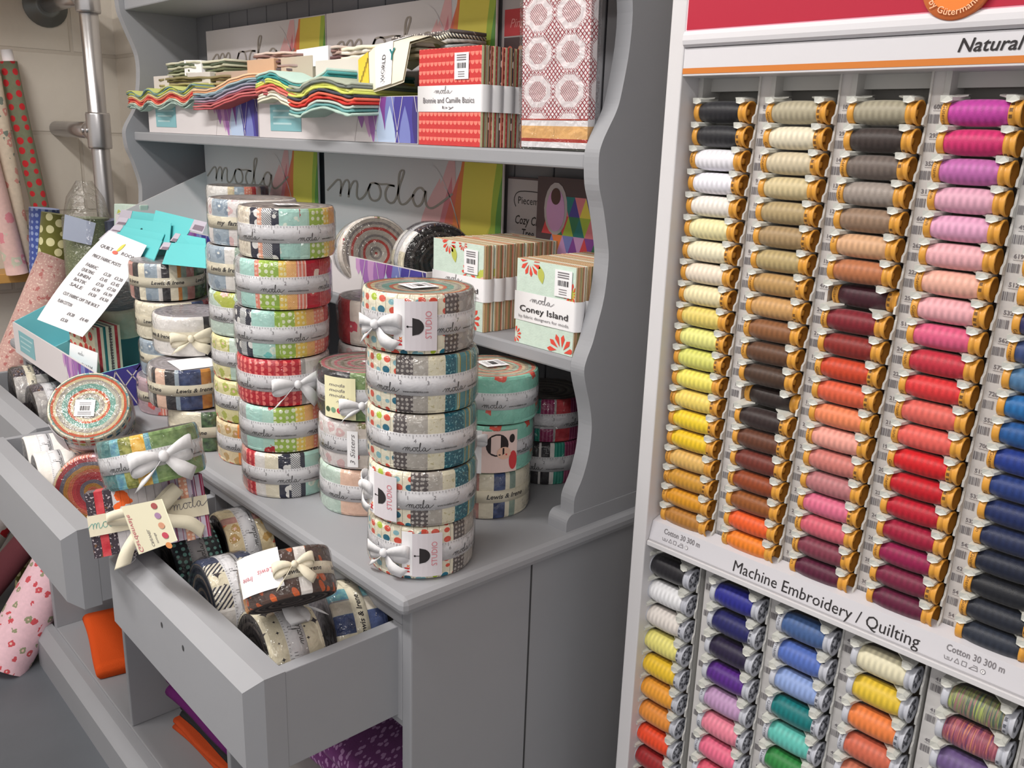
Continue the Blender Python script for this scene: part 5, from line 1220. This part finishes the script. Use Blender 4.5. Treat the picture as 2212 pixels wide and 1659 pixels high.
put_text(mb, 'WORLD', .013, lambda x, y: bf(.020-y, .006+x), INK, width=.040); put_text(mb, 'Y', .022, lambda x, y: bf(.030+x, .035+y), M('teal_ink', (30, 120, 120), .7), bold=.03)
for k in range(6): rect(mb, lambda x, z: Vector((x, .001+z*.20-.003, z)), .014+.003*k, .012+.006*k, .0155+.003*k, .02+.006*k, INK)
mb.build('folded_fabric', t)

# ------------------------------------------------------------------ things in the counter display box
GT = 'teal cards with grey tabs in the counter box'
def tcard(label, tl, tr, br, bl, y, lean, tab='l', hole=False):
    P = [at(*q, 'y', y+dy) for q, dy in ((tl, 0), (tr, 0), (br, -lean), (bl, -lean))]
    n_ = (P[1]-P[0]).cross(P[3]-P[0]).normalized(); n_ = -n_ if n_.y > 0 else n_
    t = thing('teal_card', label, 'card', P[3], GT); o = P[3]; th = .0012
    mb = MB(); Q = [p-o for p in P]; B = [q-n_*th for q in Q]
    mb.mesh(Q+B, [(0, 1, 2, 3), (7, 6, 5, 4)]+[(k, k+4, (k+1) % 4+4, (k+1) % 4) for k in range(4)], M('bright_teal', (98, 196, 200), .5))
    mb.build('card', t); u = (Q[1]-Q[0]); v = (Q[3]-Q[0]); e = n_*.0005
    mb = MB()
    if tab == 'l': a = [Q[0]-u*.16, Q[0]+u*.06, Q[0]+u*.04+v*.35, Q[0]-u*.22+v*.35]; b = [Q[0]-u*.14+v*.22, Q[0]+u*.05+v*.22, Q[0]+u*.04+v*.34, Q[0]-u*.17+v*.34]
    else: a = [Q[1]-u*.04, Q[1]+u*.24, Q[1]+u*.20+v*.5, Q[1]-u*.1+v*.5]; b = [Q[1]+v*.2, Q[1]+u*.21+v*.2, Q[1]+u*.18+v*.42, Q[1]-u*.04+v*.42]
    mb.poly([p+e for p in a], M('tab_grey', (186, 180, 194), .6)); mb.poly([p+e*1.6 for p in b], M('tab_bar', (126, 112, 126), .7)); mb.build('tab', t, label='grey tab')
    if hole:
        mb = MB(); c = Q[0]+u*.45+v*.45; uu, vv = u.normalized(), v.normalized()
        mb.poly([c+e+uu*.006*math.cos(k*PI/6)+vv*.0035*math.sin(k*PI/6) for k in range(12)], M('hole_teal', (10, 66, 72), .8)); mb.build('hanging_hole', t)
tcard('rearmost left teal card under the hutch side', (280, 455), (400, 470), (385, 560), (262, 545), .672, .02)
tcard('rearmost right teal card leaning towards the towers', (336, 454), (424, 475), (396, 520), (325, 500), .660, .02, 'r')
tcard('second teal card with a hanging hole', (273, 471), (369, 482), (365, 530), (255, 515), .645, .02, hole=True)
tcard('third teal card behind the price list', (262, 488), (355, 505), (332, 560), (235, 535), .632, .03)
tcard('large teal card at the right behind the cream strip roll', (388, 505), (443, 515), (448, 565), (362, 556), .625, .02, 'l')
tcard('front right teal card beside the price list', (366, 524), (445, 530), (450, 580), (350, 570), .605, .02, 'l')
tcard('front teal card behind the price list', (250, 500), (350, 520), (325, 580), (200, 560), .615, .03, 'l')
# price list sheet
A_ = [at(237, 498, 'y', .60), at(317, 530, 'y', .60)]; B_ = [at(80, 690, 'y', .500), at(178, 728, 'y', .500)]; Cn = [at(150, 590, 'y', .548), at(255, 632, 'y', .548)]
t = thing('price_list', 'long white price list sheet leaning in the counter box', 'paper sheet', B_[0])
def sheet(u, v, e=0.):
    """u across, v from the top"""
    p = []
    for k in (0, 1):
        a, b, c = A_[k], Cn[k], B_[k]; bb = b*2-(a+c)*.5
        p.append(a*(1-v)**2+bb*2*v*(1-v)+c*v*v)
    q = p[0].lerp(p[1], u)-B_[0]; return q+Vector((.3, -.8, .5)).normalized()*e
mb = MB(); n = 12
for i in range(n):
    mb.poly([sheet(0, i/n), sheet(1, i/n), sheet(1, (i+1)/n), sheet(0, (i+1)/n)], PAPER, True); mb.poly([sheet(0, (i+1)/n, -.0006), sheet(1, (i+1)/n, -.0006), sheet(1, i/n, -.0006), sheet(0, i/n, -.0006)], PAPER, True)
fs_ = lambda x, y: sheet(x, 1-y, .0008)
def row(x, y, w_, s): put_text(mb, s, .044, lambda a, b: fs_(x+a, y+b), INKG, width=w_, bold=.02)
row(.12, .83, .30, 'QUILT'); row(.62, .83, .32, 'ROOM')
row(.14, .72, .62, 'PRICE FABRIC POSTS')
for k, (a, b) in enumerate((('FABRIC', '£3.20'), ('QUILTING', '£3.45'), ('LINEN', '£7.50'), ('BATIK', '£6.99'), ('SALE', '£4.50'))):
    row(.16, .62-.055*k, .26, a); row(.58, .60-.055*k, .14, b); row(.80, .60-.055*k, .15, b)
row(.16, .30, .72, 'CUT FABRIC OFF THE BOLT'); row(.16, .22, .30, 'PLAIN COTTON'); row(.48, .14, .14, '£4.20'); row(.74, .14, .15, '£4.40'); row(.44, .07, .14, '£3.50')
leaf(mb, lambda x, y, z=0: fs_(x, y)+Vector((0, -.0003, 0)), (.50, .84), (.58, .94), .03, CK['yellow'], (0, 0, 1, 1)); disc(mb, lambda x, y: fs_(x, y)+Vector((0, -.0004, 0)), .50, .83, .06, CK['coral'], .018)
mb.build('sheet', t)
# small charm pack and reel in the right half
pk = pack('small oval print charm pack standing in the counter box', -1.86, .535, T+.006, .118, .094, .035, 'ovals', ['redp', 'cream', 'teal', 'cream', 'charc'], band=None, rz=.18) if False else None
F['ovals'] = fab('ovals', (232, 224, 196), 'bigdots', (214, 76, 66), (40, 110, 100), sc_=48)
pack('oval print charm pack standing in the counter box', -1.835, .512, T+.030, .110, .092, .05, 'ovals', ['cream', 'redp', 'cream', 'dteal', 'cream', 'charc'], band=None, rz=.12)
t = thing('label_card', 'white mini charm pack label standing at the front of the counter box', 'label', Matrix.Translation((-1.800, .494, T+.028)) @ Matrix.Rotation(.12, 4, 'Z') @ Matrix.Rotation(-.15, 4, 'X'))
mb = MB(); mb.box((0, 0, 0), (.115, .001, .056), PAPER); bf = lambda x, z: Vector((x, -.0003, z)); moda(mb, .0035, lambda x, z: bf(.038+x, .040+z), INKG)
put_text(mb, 'MINI CHARM', .013, lambda x, z: bf(.018+x, .018+z), INKG, width=.08); mb.build('card', t)
one_ = roll('brown and cream fabric roll in plastic inside the counter box', frame(at(268, 668, 'y', .62)-Vector((0, 0, .03)), (.3, -.2, 1), (0, -1, 0)), [(.6, 'rose'), (1, 'cream')], 'pale', None)

# ------------------------------------------------------------------ drawer contents
GD2 = 'fabric rolls in the near drawer'
ZD = T-.179+.0125
def dr_roll(label, x, y, sectors, sp, dz=0, n=(0, -1, 0.), xh=(0, 0, 1), g=GD2, **k):
    z = Vector(n).normalized(); c = Vector((x, y, ZD+RR+.003+dz)); return roll(label, frame(c-z*RH*.5, z, xh), sectors, sp, k.pop('tape', 'ruler'), group=g, **k)
t = dr_roll('cream cross print roll with dark spiral end and white bow, nearest drawer corner', -.842, .428, [(.05, 'charc'), (.95, 'xcream'), (1, 'xdiag')], 'dark', n=(-.12, -1, .05), tape_rot=.4)
b = MB(); bow(b, lambda x, y, o_: rfn(RR+.002)(.004+x, y-.004, o_), 1.15, TAPE_W, 7); b.build('tape_bow', t, label='white tape bow')
mb = MB(); card(mb, rfn(RR+.0015, .35), -.012, .016, -.018, .012, M('orange_red_card', (232, 92, 70), .6), .0012, 4); mb.build('name_card', t, label='small orange red card')
dr_roll('navy and cream print roll with blue grey spiral end in the near drawer', -.998, .436, [(.15, 'white'), (.35, 'xdiag'), (.5, 'xcream'), (.65, 'xdiag'), (1, 'xnavy')], 'navy', n=(-.10, -1, .03), xh=(.4, 0, 1), tape_rot=.9)
dr_roll('linen and turquoise print roll under the hanging yellow card', -1.136, .440, [(.3, 'tprint'), (.5, 'linen'), (1, 'linen')], 'dark', n=(-.05, -1, 0), tape_rot=1.3)
dr_roll('autumn leaf print roll with ruler tape at the back of the near drawer', -1.118, .514, [(.3, 'tanf'), (.4, 'rose'), (1, 'leafy')], 'dark', dz=.004, n=(-.15, -1, 0), tape_rot=.2)
dr_roll('blue and cream strip roll with Lewis & Irene tape at the back of the near drawer', -.842, .520, [(.15, 'cream'), (.3, 'blue'), (.45, 'stripeL'), (.6, 'aquab'), (.8, 'cream'), (1, 'tealy')], 'pale', n=(-.25, -1, .02), xh=(.3, 0, 1), tape='lewis', tape_rot=.35)
c = at(619, 1240, 'z', .888); zz_ = (UPV*.95+RIGHT*(-.27)+FWD*.30)
t = roll('brown fern print roll with a white card, lying on the near drawer rolls', frame(c-zz_.normalized()*RH*.5, zz_, -FWD), [(.12, 'rust'), (.75, 'brownp'), (.85, 'white'), (1, 'brownp')], 'dark', 'lewis', group=GD2, tape_rot=1.5); t.matrix_world = t.matrix_world @ Matrix.Scale(.80, 4)
mb = MB(); fn = rfn(RR+.002); card(mb, fn, -.056, .014, -.016, .036, PAPER, .0016); f2 = lambda x, y: fn(x, y, .0021)
put_text(mb, 'Lewis', .010, lambda x, y: f2(.004-x, .012-y), INKP, width=.022, shear=.2); put_text(mb, 'Irene', .010, lambda x, y: f2(-.026-x, .008-y), INKP, width=.02, shear=.2); mb.build('name_card', t, label='white card with upside down pink lettering')
b = MB(); bow(b, lambda x, y, o_: fn(.030+x, .008+y, o_), .85, TAPE_C, 8); b.build('tape_bow', t, label='crumpled cream tape bow')
# square pack with bow between the drawers
c = at(322, 1108, 'z', .868); zu = (UPV+RIGHT*-.16).normalized(); vd = (c-Vector((0, 0, CAMZ))).normalized(); xr = RIGHT+UPV*.24; xr = xr-vd*xr.dot(vd); xr = (xr-zu*xr.dot(zu)).normalized()
mm = Matrix.Identity(4); yy = zu.cross(xr)
for i in range(3): mm[i][0] = xr[i]; mm[i][1] = yy[i]; mm[i][2] = zu[i]; mm[i][3] = c[i]
t = thing('square_fabric_pack', 'square floral fabric pack tied with a cream moda bow across the drawer corner', 'fabric pack', mm)
F['gard'] = fab('garden blooms', (206, 202, 206), 'floral', (236, 106, 52), (228, 196, 90), sc_=42); F['lav'] = fab('lavender strips', (196, 188, 206), 'band', (150, 60, 90), (120, 110, 140), sc_=200)
mb = MB(); m_ = 14; Wg, Hg, Dg = .140, .082, .085; rr_ = random.Random(5)
for i in range(m_):
    x0_ = -Wg/2+Wg*i/m_; j = rr_.uniform(-.0012, .0012); f_ = F[['darkbat', 'redp', 'darkbat', 'gard', 'gard', 'gard', 'gard', 'gard', 'gard', 'lav', 'lav', 'peach', 'lav', 'lav'][i]]
    mb.box((x0_, -Dg/2+j, -Hg/2+j), (x0_+Wg/m_-.0002, Dg/2, Hg/2+j*.5), f_)
mb.build('fabric_squares', t)
mb = MB()
mb.box((-Wg/2-.0012, -Dg/2-.0022, -.013), (Wg/2+.0012, -Dg/2-.0014, .013), TAPE_C); mb.box((-Wg/2-.0012, -Dg/2-.002, -.013), (-Wg/2-.0004, Dg/2, .013), TAPE_C); mb.box((Wg/2+.0004, -Dg/2-.002, -.013), (Wg/2+.0012, Dg/2, .013), TAPE_C)
tf = lambda x, z: Vector((x, -Dg/2-.0026, z)); GRN = M('tape_green', (120, 170, 160), .7)
moda(mb, .007, lambda x, z: tf(-.068+x*.9, -.004+z), GRN, .06); moda(mb, .007, lambda x, z: tf(.028+x*.9, .0+z), INKG, .06)
mb.build('tape', t, label='cream tape lettered moda')
b = MB()
def ribbon(P, hw, ang):
    pts = catmull(P, 6); b.strip([Vector((x, -Dg/2-.003-o, z)) for x, z, o in pts], Vector((math.cos(ang)*hw, 0, math.sin(ang)*hw)), TAPE_C, .0008)
ribbon([(0, 0, .004), (.018, .012, .010), (.038, .028, .010), (.030, .026, .005), (.004, .004, .004)], .0085, 2.2)
ribbon([(0, 0, .004), (-.020, .010, .012), (-.048, .008, .012), (-.040, .001, .006), (-.004, -.002, .004)], .006, 1.5)
ribbon([(0, 0, .005), (.020, -.010, .008), (.045, -.018, .012), (.060, -.034, .006)], .0085, 1.1)
ribbon([(0, 0, .005), (-.014, -.014, .008), (-.030, -.034, .012), (-.040, -.056, .010)], .010, .2)
b.lathe([(.001, -.010), (.008, -.007), (.009, 0), (.008, .007), (.001, .010)], TAPE_C, 12, Matrix.Translation((0, -Dg/2-.008, 0)), 'z')
moda(b, .006, lambda x, z: Vector((-.012-.6*z*1.2-.0*x-.35*x, -Dg/2-.0135, -.018-.9*x+z*.3)), INKG, .06)
b.build('tape_bow', t, label='cream tape bow with grey script')
# hanging yellow card
Q = [at(*q, 'y', .335) for q in ((262, 1095), (348, 1078), (382, 1168), (300, 1198))]; o = Q[0].copy()
tg = MB(); nn = (Q[1]-Q[0]).cross(Q[3]-Q[0]).normalized(); nn = nn if nn.dot(FWD) < 0 else -nn
Ql = [q-o for q in Q]; tg.mesh(Ql+[q-nn*.001 for q in Ql], [(0, 1, 2, 3), (7, 6, 5, 4)]+[(k, k+4, (k+1) % 4+4, (k+1) % 4) for k in range(4)], M('cream_card', (240, 234, 206), .6))
u_ = (Ql[1]-Ql[0]); v_ = (Ql[3]-Ql[0]); tf = lambda x, y: Ql[0]+u_*x+v_*y+nn*.0004
put_text(tg, 'Gardenvale', .16, lambda x, y: tf(.06+y, .96-x), INKP, width=.78); put_text(tg, 'CREWEL', .09, lambda x, y: tf(.42+y, .86-x), INKG, width=.34); put_text(tg, 'moda', .08, lambda x, y: tf(.56+y, .80-x), INKG, width=.2)
for k, c_ in enumerate(((176, 90, 90), (176, 140, 176), (220, 160, 130), (206, 80, 100), (226, 150, 90))): tg.poly([tf(.80+.07*math.cos(q*PI/8), .10+.19*k+.06*math.sin(q*PI/8))+nn*.0002 for q in range(16)], M('dot%d' % k, c_, .7))
tt = thing('hanging_card', 'cream Gardenvale card with five coloured dots hanging over the drawer', 'card', o); tg.build('card', tt)
# teal and green roll on the square pack
c = at(328, 985, 'z', .945); zz_ = (UPV+RIGHT*-.20-FWD*.05)
t = roll('teal, olive and gold batik roll with a white bow, on the square pack', frame(c-zz_.normalized()*RH*.5, zz_, -FWD+RIGHT*.05), [(.28, 'tealb'), (.36, 'aquab'), (.5, 'olive'), (.62, 'gold'), (.68, 'aquab'), (1, 'greenb')], 'dark', 'ruler', tape_rot=-.6)
b = MB(); bow(b, lambda x, y, o_: rfn(RR+.002)(.034+x, y, o_), 1.25, TAPE_W, 9); b.build('tape_bow', t, label='white tape bow')
# far drawer
GD1 = 'fabric rolls in the far drawer'
nv = (-FWD*.84+UPV*.46+RIGHT*.22); c = at(192, 876, 'y', .43)
t = roll('ball print roll tipped up to show its mint and coral spiral end', frame(c-nv.normalized()*RH, nv, -UPV-RIGHT*.3), [(1, 'balls')], 'studio', 'ruler', group=GD1, sticker=(-1.25, .006, -.004, .030), tape_rot=2.)
mb = MB(); card(mb, rfn(RR+.002, .0), -.05, -.012, -.022, .026, PALE, .0012); mb.build('name_card', t, label='pale card')
dr_roll('pink and coral spiral fabric roll on edge in the far drawer', -1.465, .430, [(.2, 'pinkf'), (.6, 'coralst'), (1, 'tanf')], 'pink', dz=.012, n=(.85, -.5, .12), xh=(-.3, -.5, .8), g=GD1, tape=None)
for lab, x, y, dz in (('white fabric roll with ruler tape beside the pink spiral roll', -1.572, .392, -.004), ('white fabric roll with ruler tape at the left end of the far drawer', -1.672, .402, -.004)):
    t = dr_roll(lab, x, y, [(.2, 'white'), (1, 'white')], 'white', dz=dz, n=(-.12, -1, .02), g=GD1, tape_rot=.4, wrap=False)
    t.matrix_world = t.matrix_world @ Matrix.Diagonal((.88, .88, .95, 1))
GD3 = 'mottled rolls in the leftmost drawer'
dr_roll('dark brown mottled roll with cream tape in the leftmost drawer', -2.035, .478, [(.2, 'grey'), (.45, 'darkbat'), (.55, 'black'), (.6, 'rust'), (1, 'navyb')], 'dark', dz=.030, n=(-.1, -1, 0), g=GD3, tape='lewis', tape_rot=.8)
dr_roll('plum and grey mottled roll with white tape in the leftmost drawer', -1.895, .478, [(.3, 'grey'), (.6, 'darkbat'), (1, 'navyb')], 'dark', dz=.022, n=(-.05, -1, 0), g=GD3, tape_rot=.5)

# ------------------------------------------------------------------ folded cloth in the cubbies
def fold(label, x0, x1, y0, y1, z0, h, mt, rz=0, layers=2, group='folded cloth in the open cubbies'):
    t = thing('folded_cloth', label, 'folded cloth', Matrix.Translation((x0, y0, z0)) @ Matrix.Rotation(rz, 4, 'Z'), group); mb = MB(); W_, D_ = x1-x0, y1-y0; lh = h/layers; n = 10
    for k in range(layers):
        pr = []
        for i in range(7): a = -PI/2+PI*i/6; pr.append((-math.cos(a)*lh*.5, k*lh+lh*.5+math.sin(a)*lh*.48))
        pr = [(D_, k*lh+lh*.02)]+pr+[(D_, k*lh+lh*.98)]; m_ = len(pr); vs = []
        for i in range(n+1):
            u = i/n
            for y, z in pr: vs.append((W_*u+.001*math.sin(7*z*99), y+.0025*math.sin(5*u+k*2), z+.0012*math.sin(8*u+k)))
        mb.mesh(vs, [(i*m_+j, (i+1)*m_+j, (i+1)*m_+(j+1) % m_, i*m_+(j+1) % m_) for i in range(n) for j in range(m_)]+[tuple(range(m_)), tuple(reversed(range(n*m_, (n+1)*m_)))], mt, True, uvf=lambda v: (v[0], v[1]+v[2]))
    mb.build('cloth', t); return t
ZC = .1105
fold('bright orange folded cloth in the left cubby', -2.235, -1.955, .600, .755, ZC, .030, M('orange_cloth', (216, 84, 34), .9, bump=.4, bscale=400, spec=.1), rz=-.19, layers=1)
fold('cream speckled folded cloth behind the orange one', -2.17, -1.93, .735, .87, ZC, .055, fab('cream speckle', (214, 190, 134), 'speck', (90, 70, 40), sc_=130), rz=-.28)
fold('rust folded cloth lowest in the middle cubby', -1.680, -1.42, .600, .93, ZC, .026, M('rust_cloth', (190, 76, 40), .9, bump=.4, bscale=400, spec=.1), 0.08)
fold('black folded cloth in the middle cubby', -1.670, -1.40, .615, .93, ZC+.029, .030, M('black_cloth', (46, 46, 48), .9, bump=.4, bscale=400, spec=.1), 0.06)
fold('yellow printed folded cloth under the purple one', -1.672, -1.39, .618, .93, ZC+.062, .016, fab('yellow print', (222, 160, 50), 'speck', (60, 50, 50), sc_=90), 0.06, 1)
fold('purple folded cloth topmost in the middle cubby', -1.680, -1.41, .600, .93, ZC+.081, .062, M('purple_cloth', (98, 34, 98), .85, bump=.4, bscale=400, spec=.15), 0.06)
fold('lilac leaf print folded cloth on the tall pile in the right cubby', -1.105, -.80, .60, .92, .40, .07, F['purplef'], .05)
fold('black folded cloth lower in the right cubby', -1.16, -.82, .60, .92, .11, .15, M('black_cloth', None), 0, 4)
fold('pale grey folded cloth in the right cubby pile', -1.12, -.81, .58, .92, .262, .135, M('pale_grey_cloth', (170, 168, 166), .9), 0, 3)

# ------------------------------------------------------------------ left side: scaffold pipes, shelves, cloth rolls
STL = M('galvanised_steel', (190, 188, 190), .28, metal=.9, bump=.08, bscale=60, var=.05); STD = M('cast_fitting', (120, 124, 124), .45, metal=.6, bump=.2, bscale=120)
sh = thing('pipe_shelving', 'galvanised scaffold pipe wall shelving with wooden boards', 'shelving', (-2.5, .82, 0))
mb = MB(); mb.lathe([(.0225, 0), (.0225, 2.2)], STL, 24); mb.build('upright_pipe', sh)
mb = MB(); mb.lathe([(.07, 0), (.07, .006), (.032, .010), (.032, .03)], STD, 24); mb.build('floor_flange', sh)
for z in (1.345, 1.675, .905):
    mb = MB(); mb.lathe([(.0215, -.35), (.0215, -.01)], STL, 20, Matrix.Translation((0, 0, z)), 'x'); mb.build('cross_pipe', sh)
    mb = MB(); mb.lathe([(.028, z-.045), (.0295, z-.04), (.0295, z+.04), (.028, z+.045)], STL, 24)
    mb.lathe([(.0265, -.055), (.028, -.05), (.028, 0)], STL, 24, Matrix.Translation((0, 0, z)), 'x')
    o = mb.build('pipe_clamp', sh); mb = MB()
    for x, zz2 in ((-.036, .014), (-.036, -.014)): mb.lathe([(.0001, -.031), (.006, -.0305), (.0065, -.028), (.0065, -.02)], STL, 10, Matrix.Translation((x+.0, 0, z+zz2*0)) @ Matrix.Rotation(PI/2, 4, 'Z') @ Matrix.Translation((0, zz2*0, 0)), 'x') if False else mb.lathe([(.0065, 0), (.0065, .004), (.004, .0065), (.0001, .007)], STL, 10, Matrix.Translation((-.018+zz2*1.2, -.027, z+.0)) @ Matrix.Rotation(PI/2, 4, 'X'))
    mb.build('set_screw', o)
    mb = MB(); mb.lathe([(.058, -.35), (.058, -.344), (.034, -.338), (.034, -.318), (.029, -.316)], STD, 28, Matrix.Translation((0, 0, z)), 'x')
    if z > 1.5: mb.build('wall_flange', sh)
WOOD = M('varnished_pine', (196, 150, 84), .45, bump=.1, bscale=30, var=.12)
for z0_, y1_ in ((1.699, .86), (.929, .78)):
    mb = MB(); mb.box((-.345, -1.6, z0_), (-.10 if z0_ > 1 else -.235, y1_-.82, z0_+.026), WOOD); mb.build('shelf_board', sh, .002, label='pine shelf board')
mb = MB(); mb.lathe([(.0225, 0), (.0225, 2.2)], STL, 24, Matrix.Translation((0, -1.4, 0))); mb.build('upright_pipe', sh)
# cloth rolls
def cloth_roll(label, p0, p1, r, mt, group=None, core=None, name='fabric_bolt_roll', wrapn=False, r2=None):
    p0, p1 = Vector(p0), Vector(p1); t = thing(name, label, 'cloth roll', p0, group); d = p1-p0; n = 14; pts = []; rs = []
    for i in range(n+1):
        u = i/n; pts.append(d*u+Vector((.003*math.sin(5*u), .003*math.cos(4*u), 0))); rs.append((r if r2 is None else r+(r2-r)*u)*(1+.02*math.sin(9*u+r*70)))
    mb = MB(); mb.tube(pts, rs, mt, 24); mb.build('wound_cloth', t)
    if core:
        mb = MB(); e = d.normalized(); mb.tube([d-e*.02, d+e*.03], r*.62, core, 16); mb.build('cardboard_core', t)
    if wrapn:
        mb = MB(); e = d.normalized(); mb.tube([d*.2, d*.6, d*1.0, d+e*.006, d+e*.05, d+e*.09], [r*1.06, r*1.07, r*1.06, r*.98, r*.8, r*.35], WRAP, 24, cap=False); mb.build('plastic_wrap', t)
    return t
sage_dot = fab('sage red dots', (128, 132, 108), 'dots', (206, 52, 58), sc_=34); MATS['sage red dots'].node_tree
flor1 = fab('cream sprig cloth', (222, 206, 186), 'floral', (214, 150, 140), (130, 140, 130), sc_=60); flor2 = fab('pink cloth', (222, 186, 180), 'floral', (220, 140, 150), (200, 200, 180), sc_=40)
flor3 = fab('pink sprig cloth', (204, 164, 156), 'speck', (226, 204, 190), (184, 116, 112), sc_=60); gflow = fab('green flower cloth', (112, 112, 54), 'bigdots', (222, 218, 170), (130, 70, 50), sc_=34)
bluec = fab('blue fleck cloth', (74, 92, 164), 'dots', (150, 166, 210), sc_=60); greyg = fab('grey green cloth', (116, 124, 92), 'speck', (160, 166, 130), sc_=90); posy = F['pinkf']; redfl = fab('white red flower cloth', (226, 222, 226), 'floral', (206, 40, 52), (196, 60, 60), sc_=26)
XB = -2.79; ZB = .956
def onshelf(px, py, py_dx, label, r, mt, core=None, x=XB):
    top = at(px, py, 'x', x); bot = at(px+py_dx, 590, 'x', x+.02); bot.z = ZB+.002; return cloth_roll(label, bot, top, r, mt, 'cloth rolls standing on the pine shelf', core)
onshelf(19, 133, 95, 'tall sage cloth roll with red dots on the pine shelf', .0235, sage_dot, PAPER)
onshelf(-20, 140, 75, 'cream sprigged cloth roll left of the red dotted roll', .0235, flor1, None, XB+.03)
onshelf(-60, 200, 95, 'soft pink cloth roll at the left edge of the pine shelf', .027, flor2, None, XB+.06)
GF = 'cloth rolls leaning left of the dresser'
def lean(px0, py0, px1, py1, x0, x1, label, r, mt, **k):
    b_ = k.pop('b', None); top = at(px0, py0, 'x', x0); mid = at(px1, py1, 'x', x1); d = (top-mid); bot = Vector(b_) if b_ else mid-d*((mid.z-.03)/d.z)
    return cloth_roll(label, bot, top, r, mt, GF, **k)
lean(128, 560, 25, 810, -2.485, -2.465, 'pink sprigged cloth roll leaning left of the green flower roll', .048, flor3)
lean(125, 462, 88, 640, -2.585, -2.58, 'green cloth roll with cream flowers leaning beside the pink roll', .038, gflow, b=(-2.60, .54, .03))
lean(98, 450, 80, 560, -2.66, -2.64, 'blue flecked cloth roll behind the green flower roll', .038, bluec, b=(-2.68, .62, .02))
tb = lean(187, 470, 150, 640, -2.388, -2.37, 'thick grey green cloth roll in a clear bag with a pale blue label', .054, greyg, wrapn=True, b=(-2.365, .70, .03))
lean(238, 475, 225, 560, -2.36, -2.36, 'slate blue cloth roll behind the counter display box', .025, M('slate_cloth', (120, 124, 150), .9), b=(-2.38, .92, .03))
mb = MB(); fnp = lambda x, y: at(x, y, 'x', -2.322)-tb.location
P_l = [at(*q, 'x', -2.334) - tb.location for q in ((140, 463), (207, 482), (197, 530), (135, 516))]
mb.mesh(P_l+[p+Vector((-.0008, .0008, 0)) for p in P_l], [(0, 1, 2, 3), (7, 6, 5, 4)]+[(k, k+4, (k+1) % 4+4, (k+1) % 4) for k in range(4)], M('pale_blue_label', (196, 204, 228), .6)); mb.build('paper_label', tb, label='pale blue paper label')
t = thing('cloth_packet', 'small mint packet with red flowers behind the teal cards', 'fabric pack', at(246, 520, 'y', .80)); mb = MB(); o = t.location
a, b_ = at(246, 440, 'y', .78)-o, at(302, 443, 'y', .78)-o; c, d = at(300, 520, 'y', .78)-o, at(246, 520, 'y', .78)-o
mb.mesh([a, b_, c, d]+[p+Vector((0, .02, 0)) for p in (a, b_, c, d)], [(3, 2, 1, 0), (4, 5, 6, 7), (0, 1, 5, 4), (1, 2, 6, 5), (2, 3, 7, 6), (3, 0, 4, 7)], F['minty'], uvf=lambda v: (v[0], v[2])); mb.build('folded_fabric', t, .002)
# lower rolls on the floor at the dresser's left end
def floor_roll(label, b_px, t_px, x_b, x_t, r, mt, zb=.0, r2=None):
    b0 = at(*b_px, 'x', x_b); b0.z = max(b0.z, zb+r*.3); t0 = at(*t_px, 'x', x_t); return cloth_roll(label, b0, t0, r, mt, GF, r2=r2)
cloth_roll('pink posy cloth roll standing on the floor by the dresser', (-2.335, .405, .012), at(165, 1140, 'x', -2.40), .066, posy, GF, r2=.056)
cloth_roll('maroon cloth roll leaning behind the pink posy roll', (-2.51, .31, .03), at(95, 1130, 'x', -2.56), .036, M('maroon_cloth', (112, 58, 66), .9, bump=.3, bscale=300), GF)
cloth_roll('white cloth roll with red flowers at the left edge under the drawer', (-2.66, .30, .03), at(22, 1070, 'x', -2.70), .060, redfl, GF)
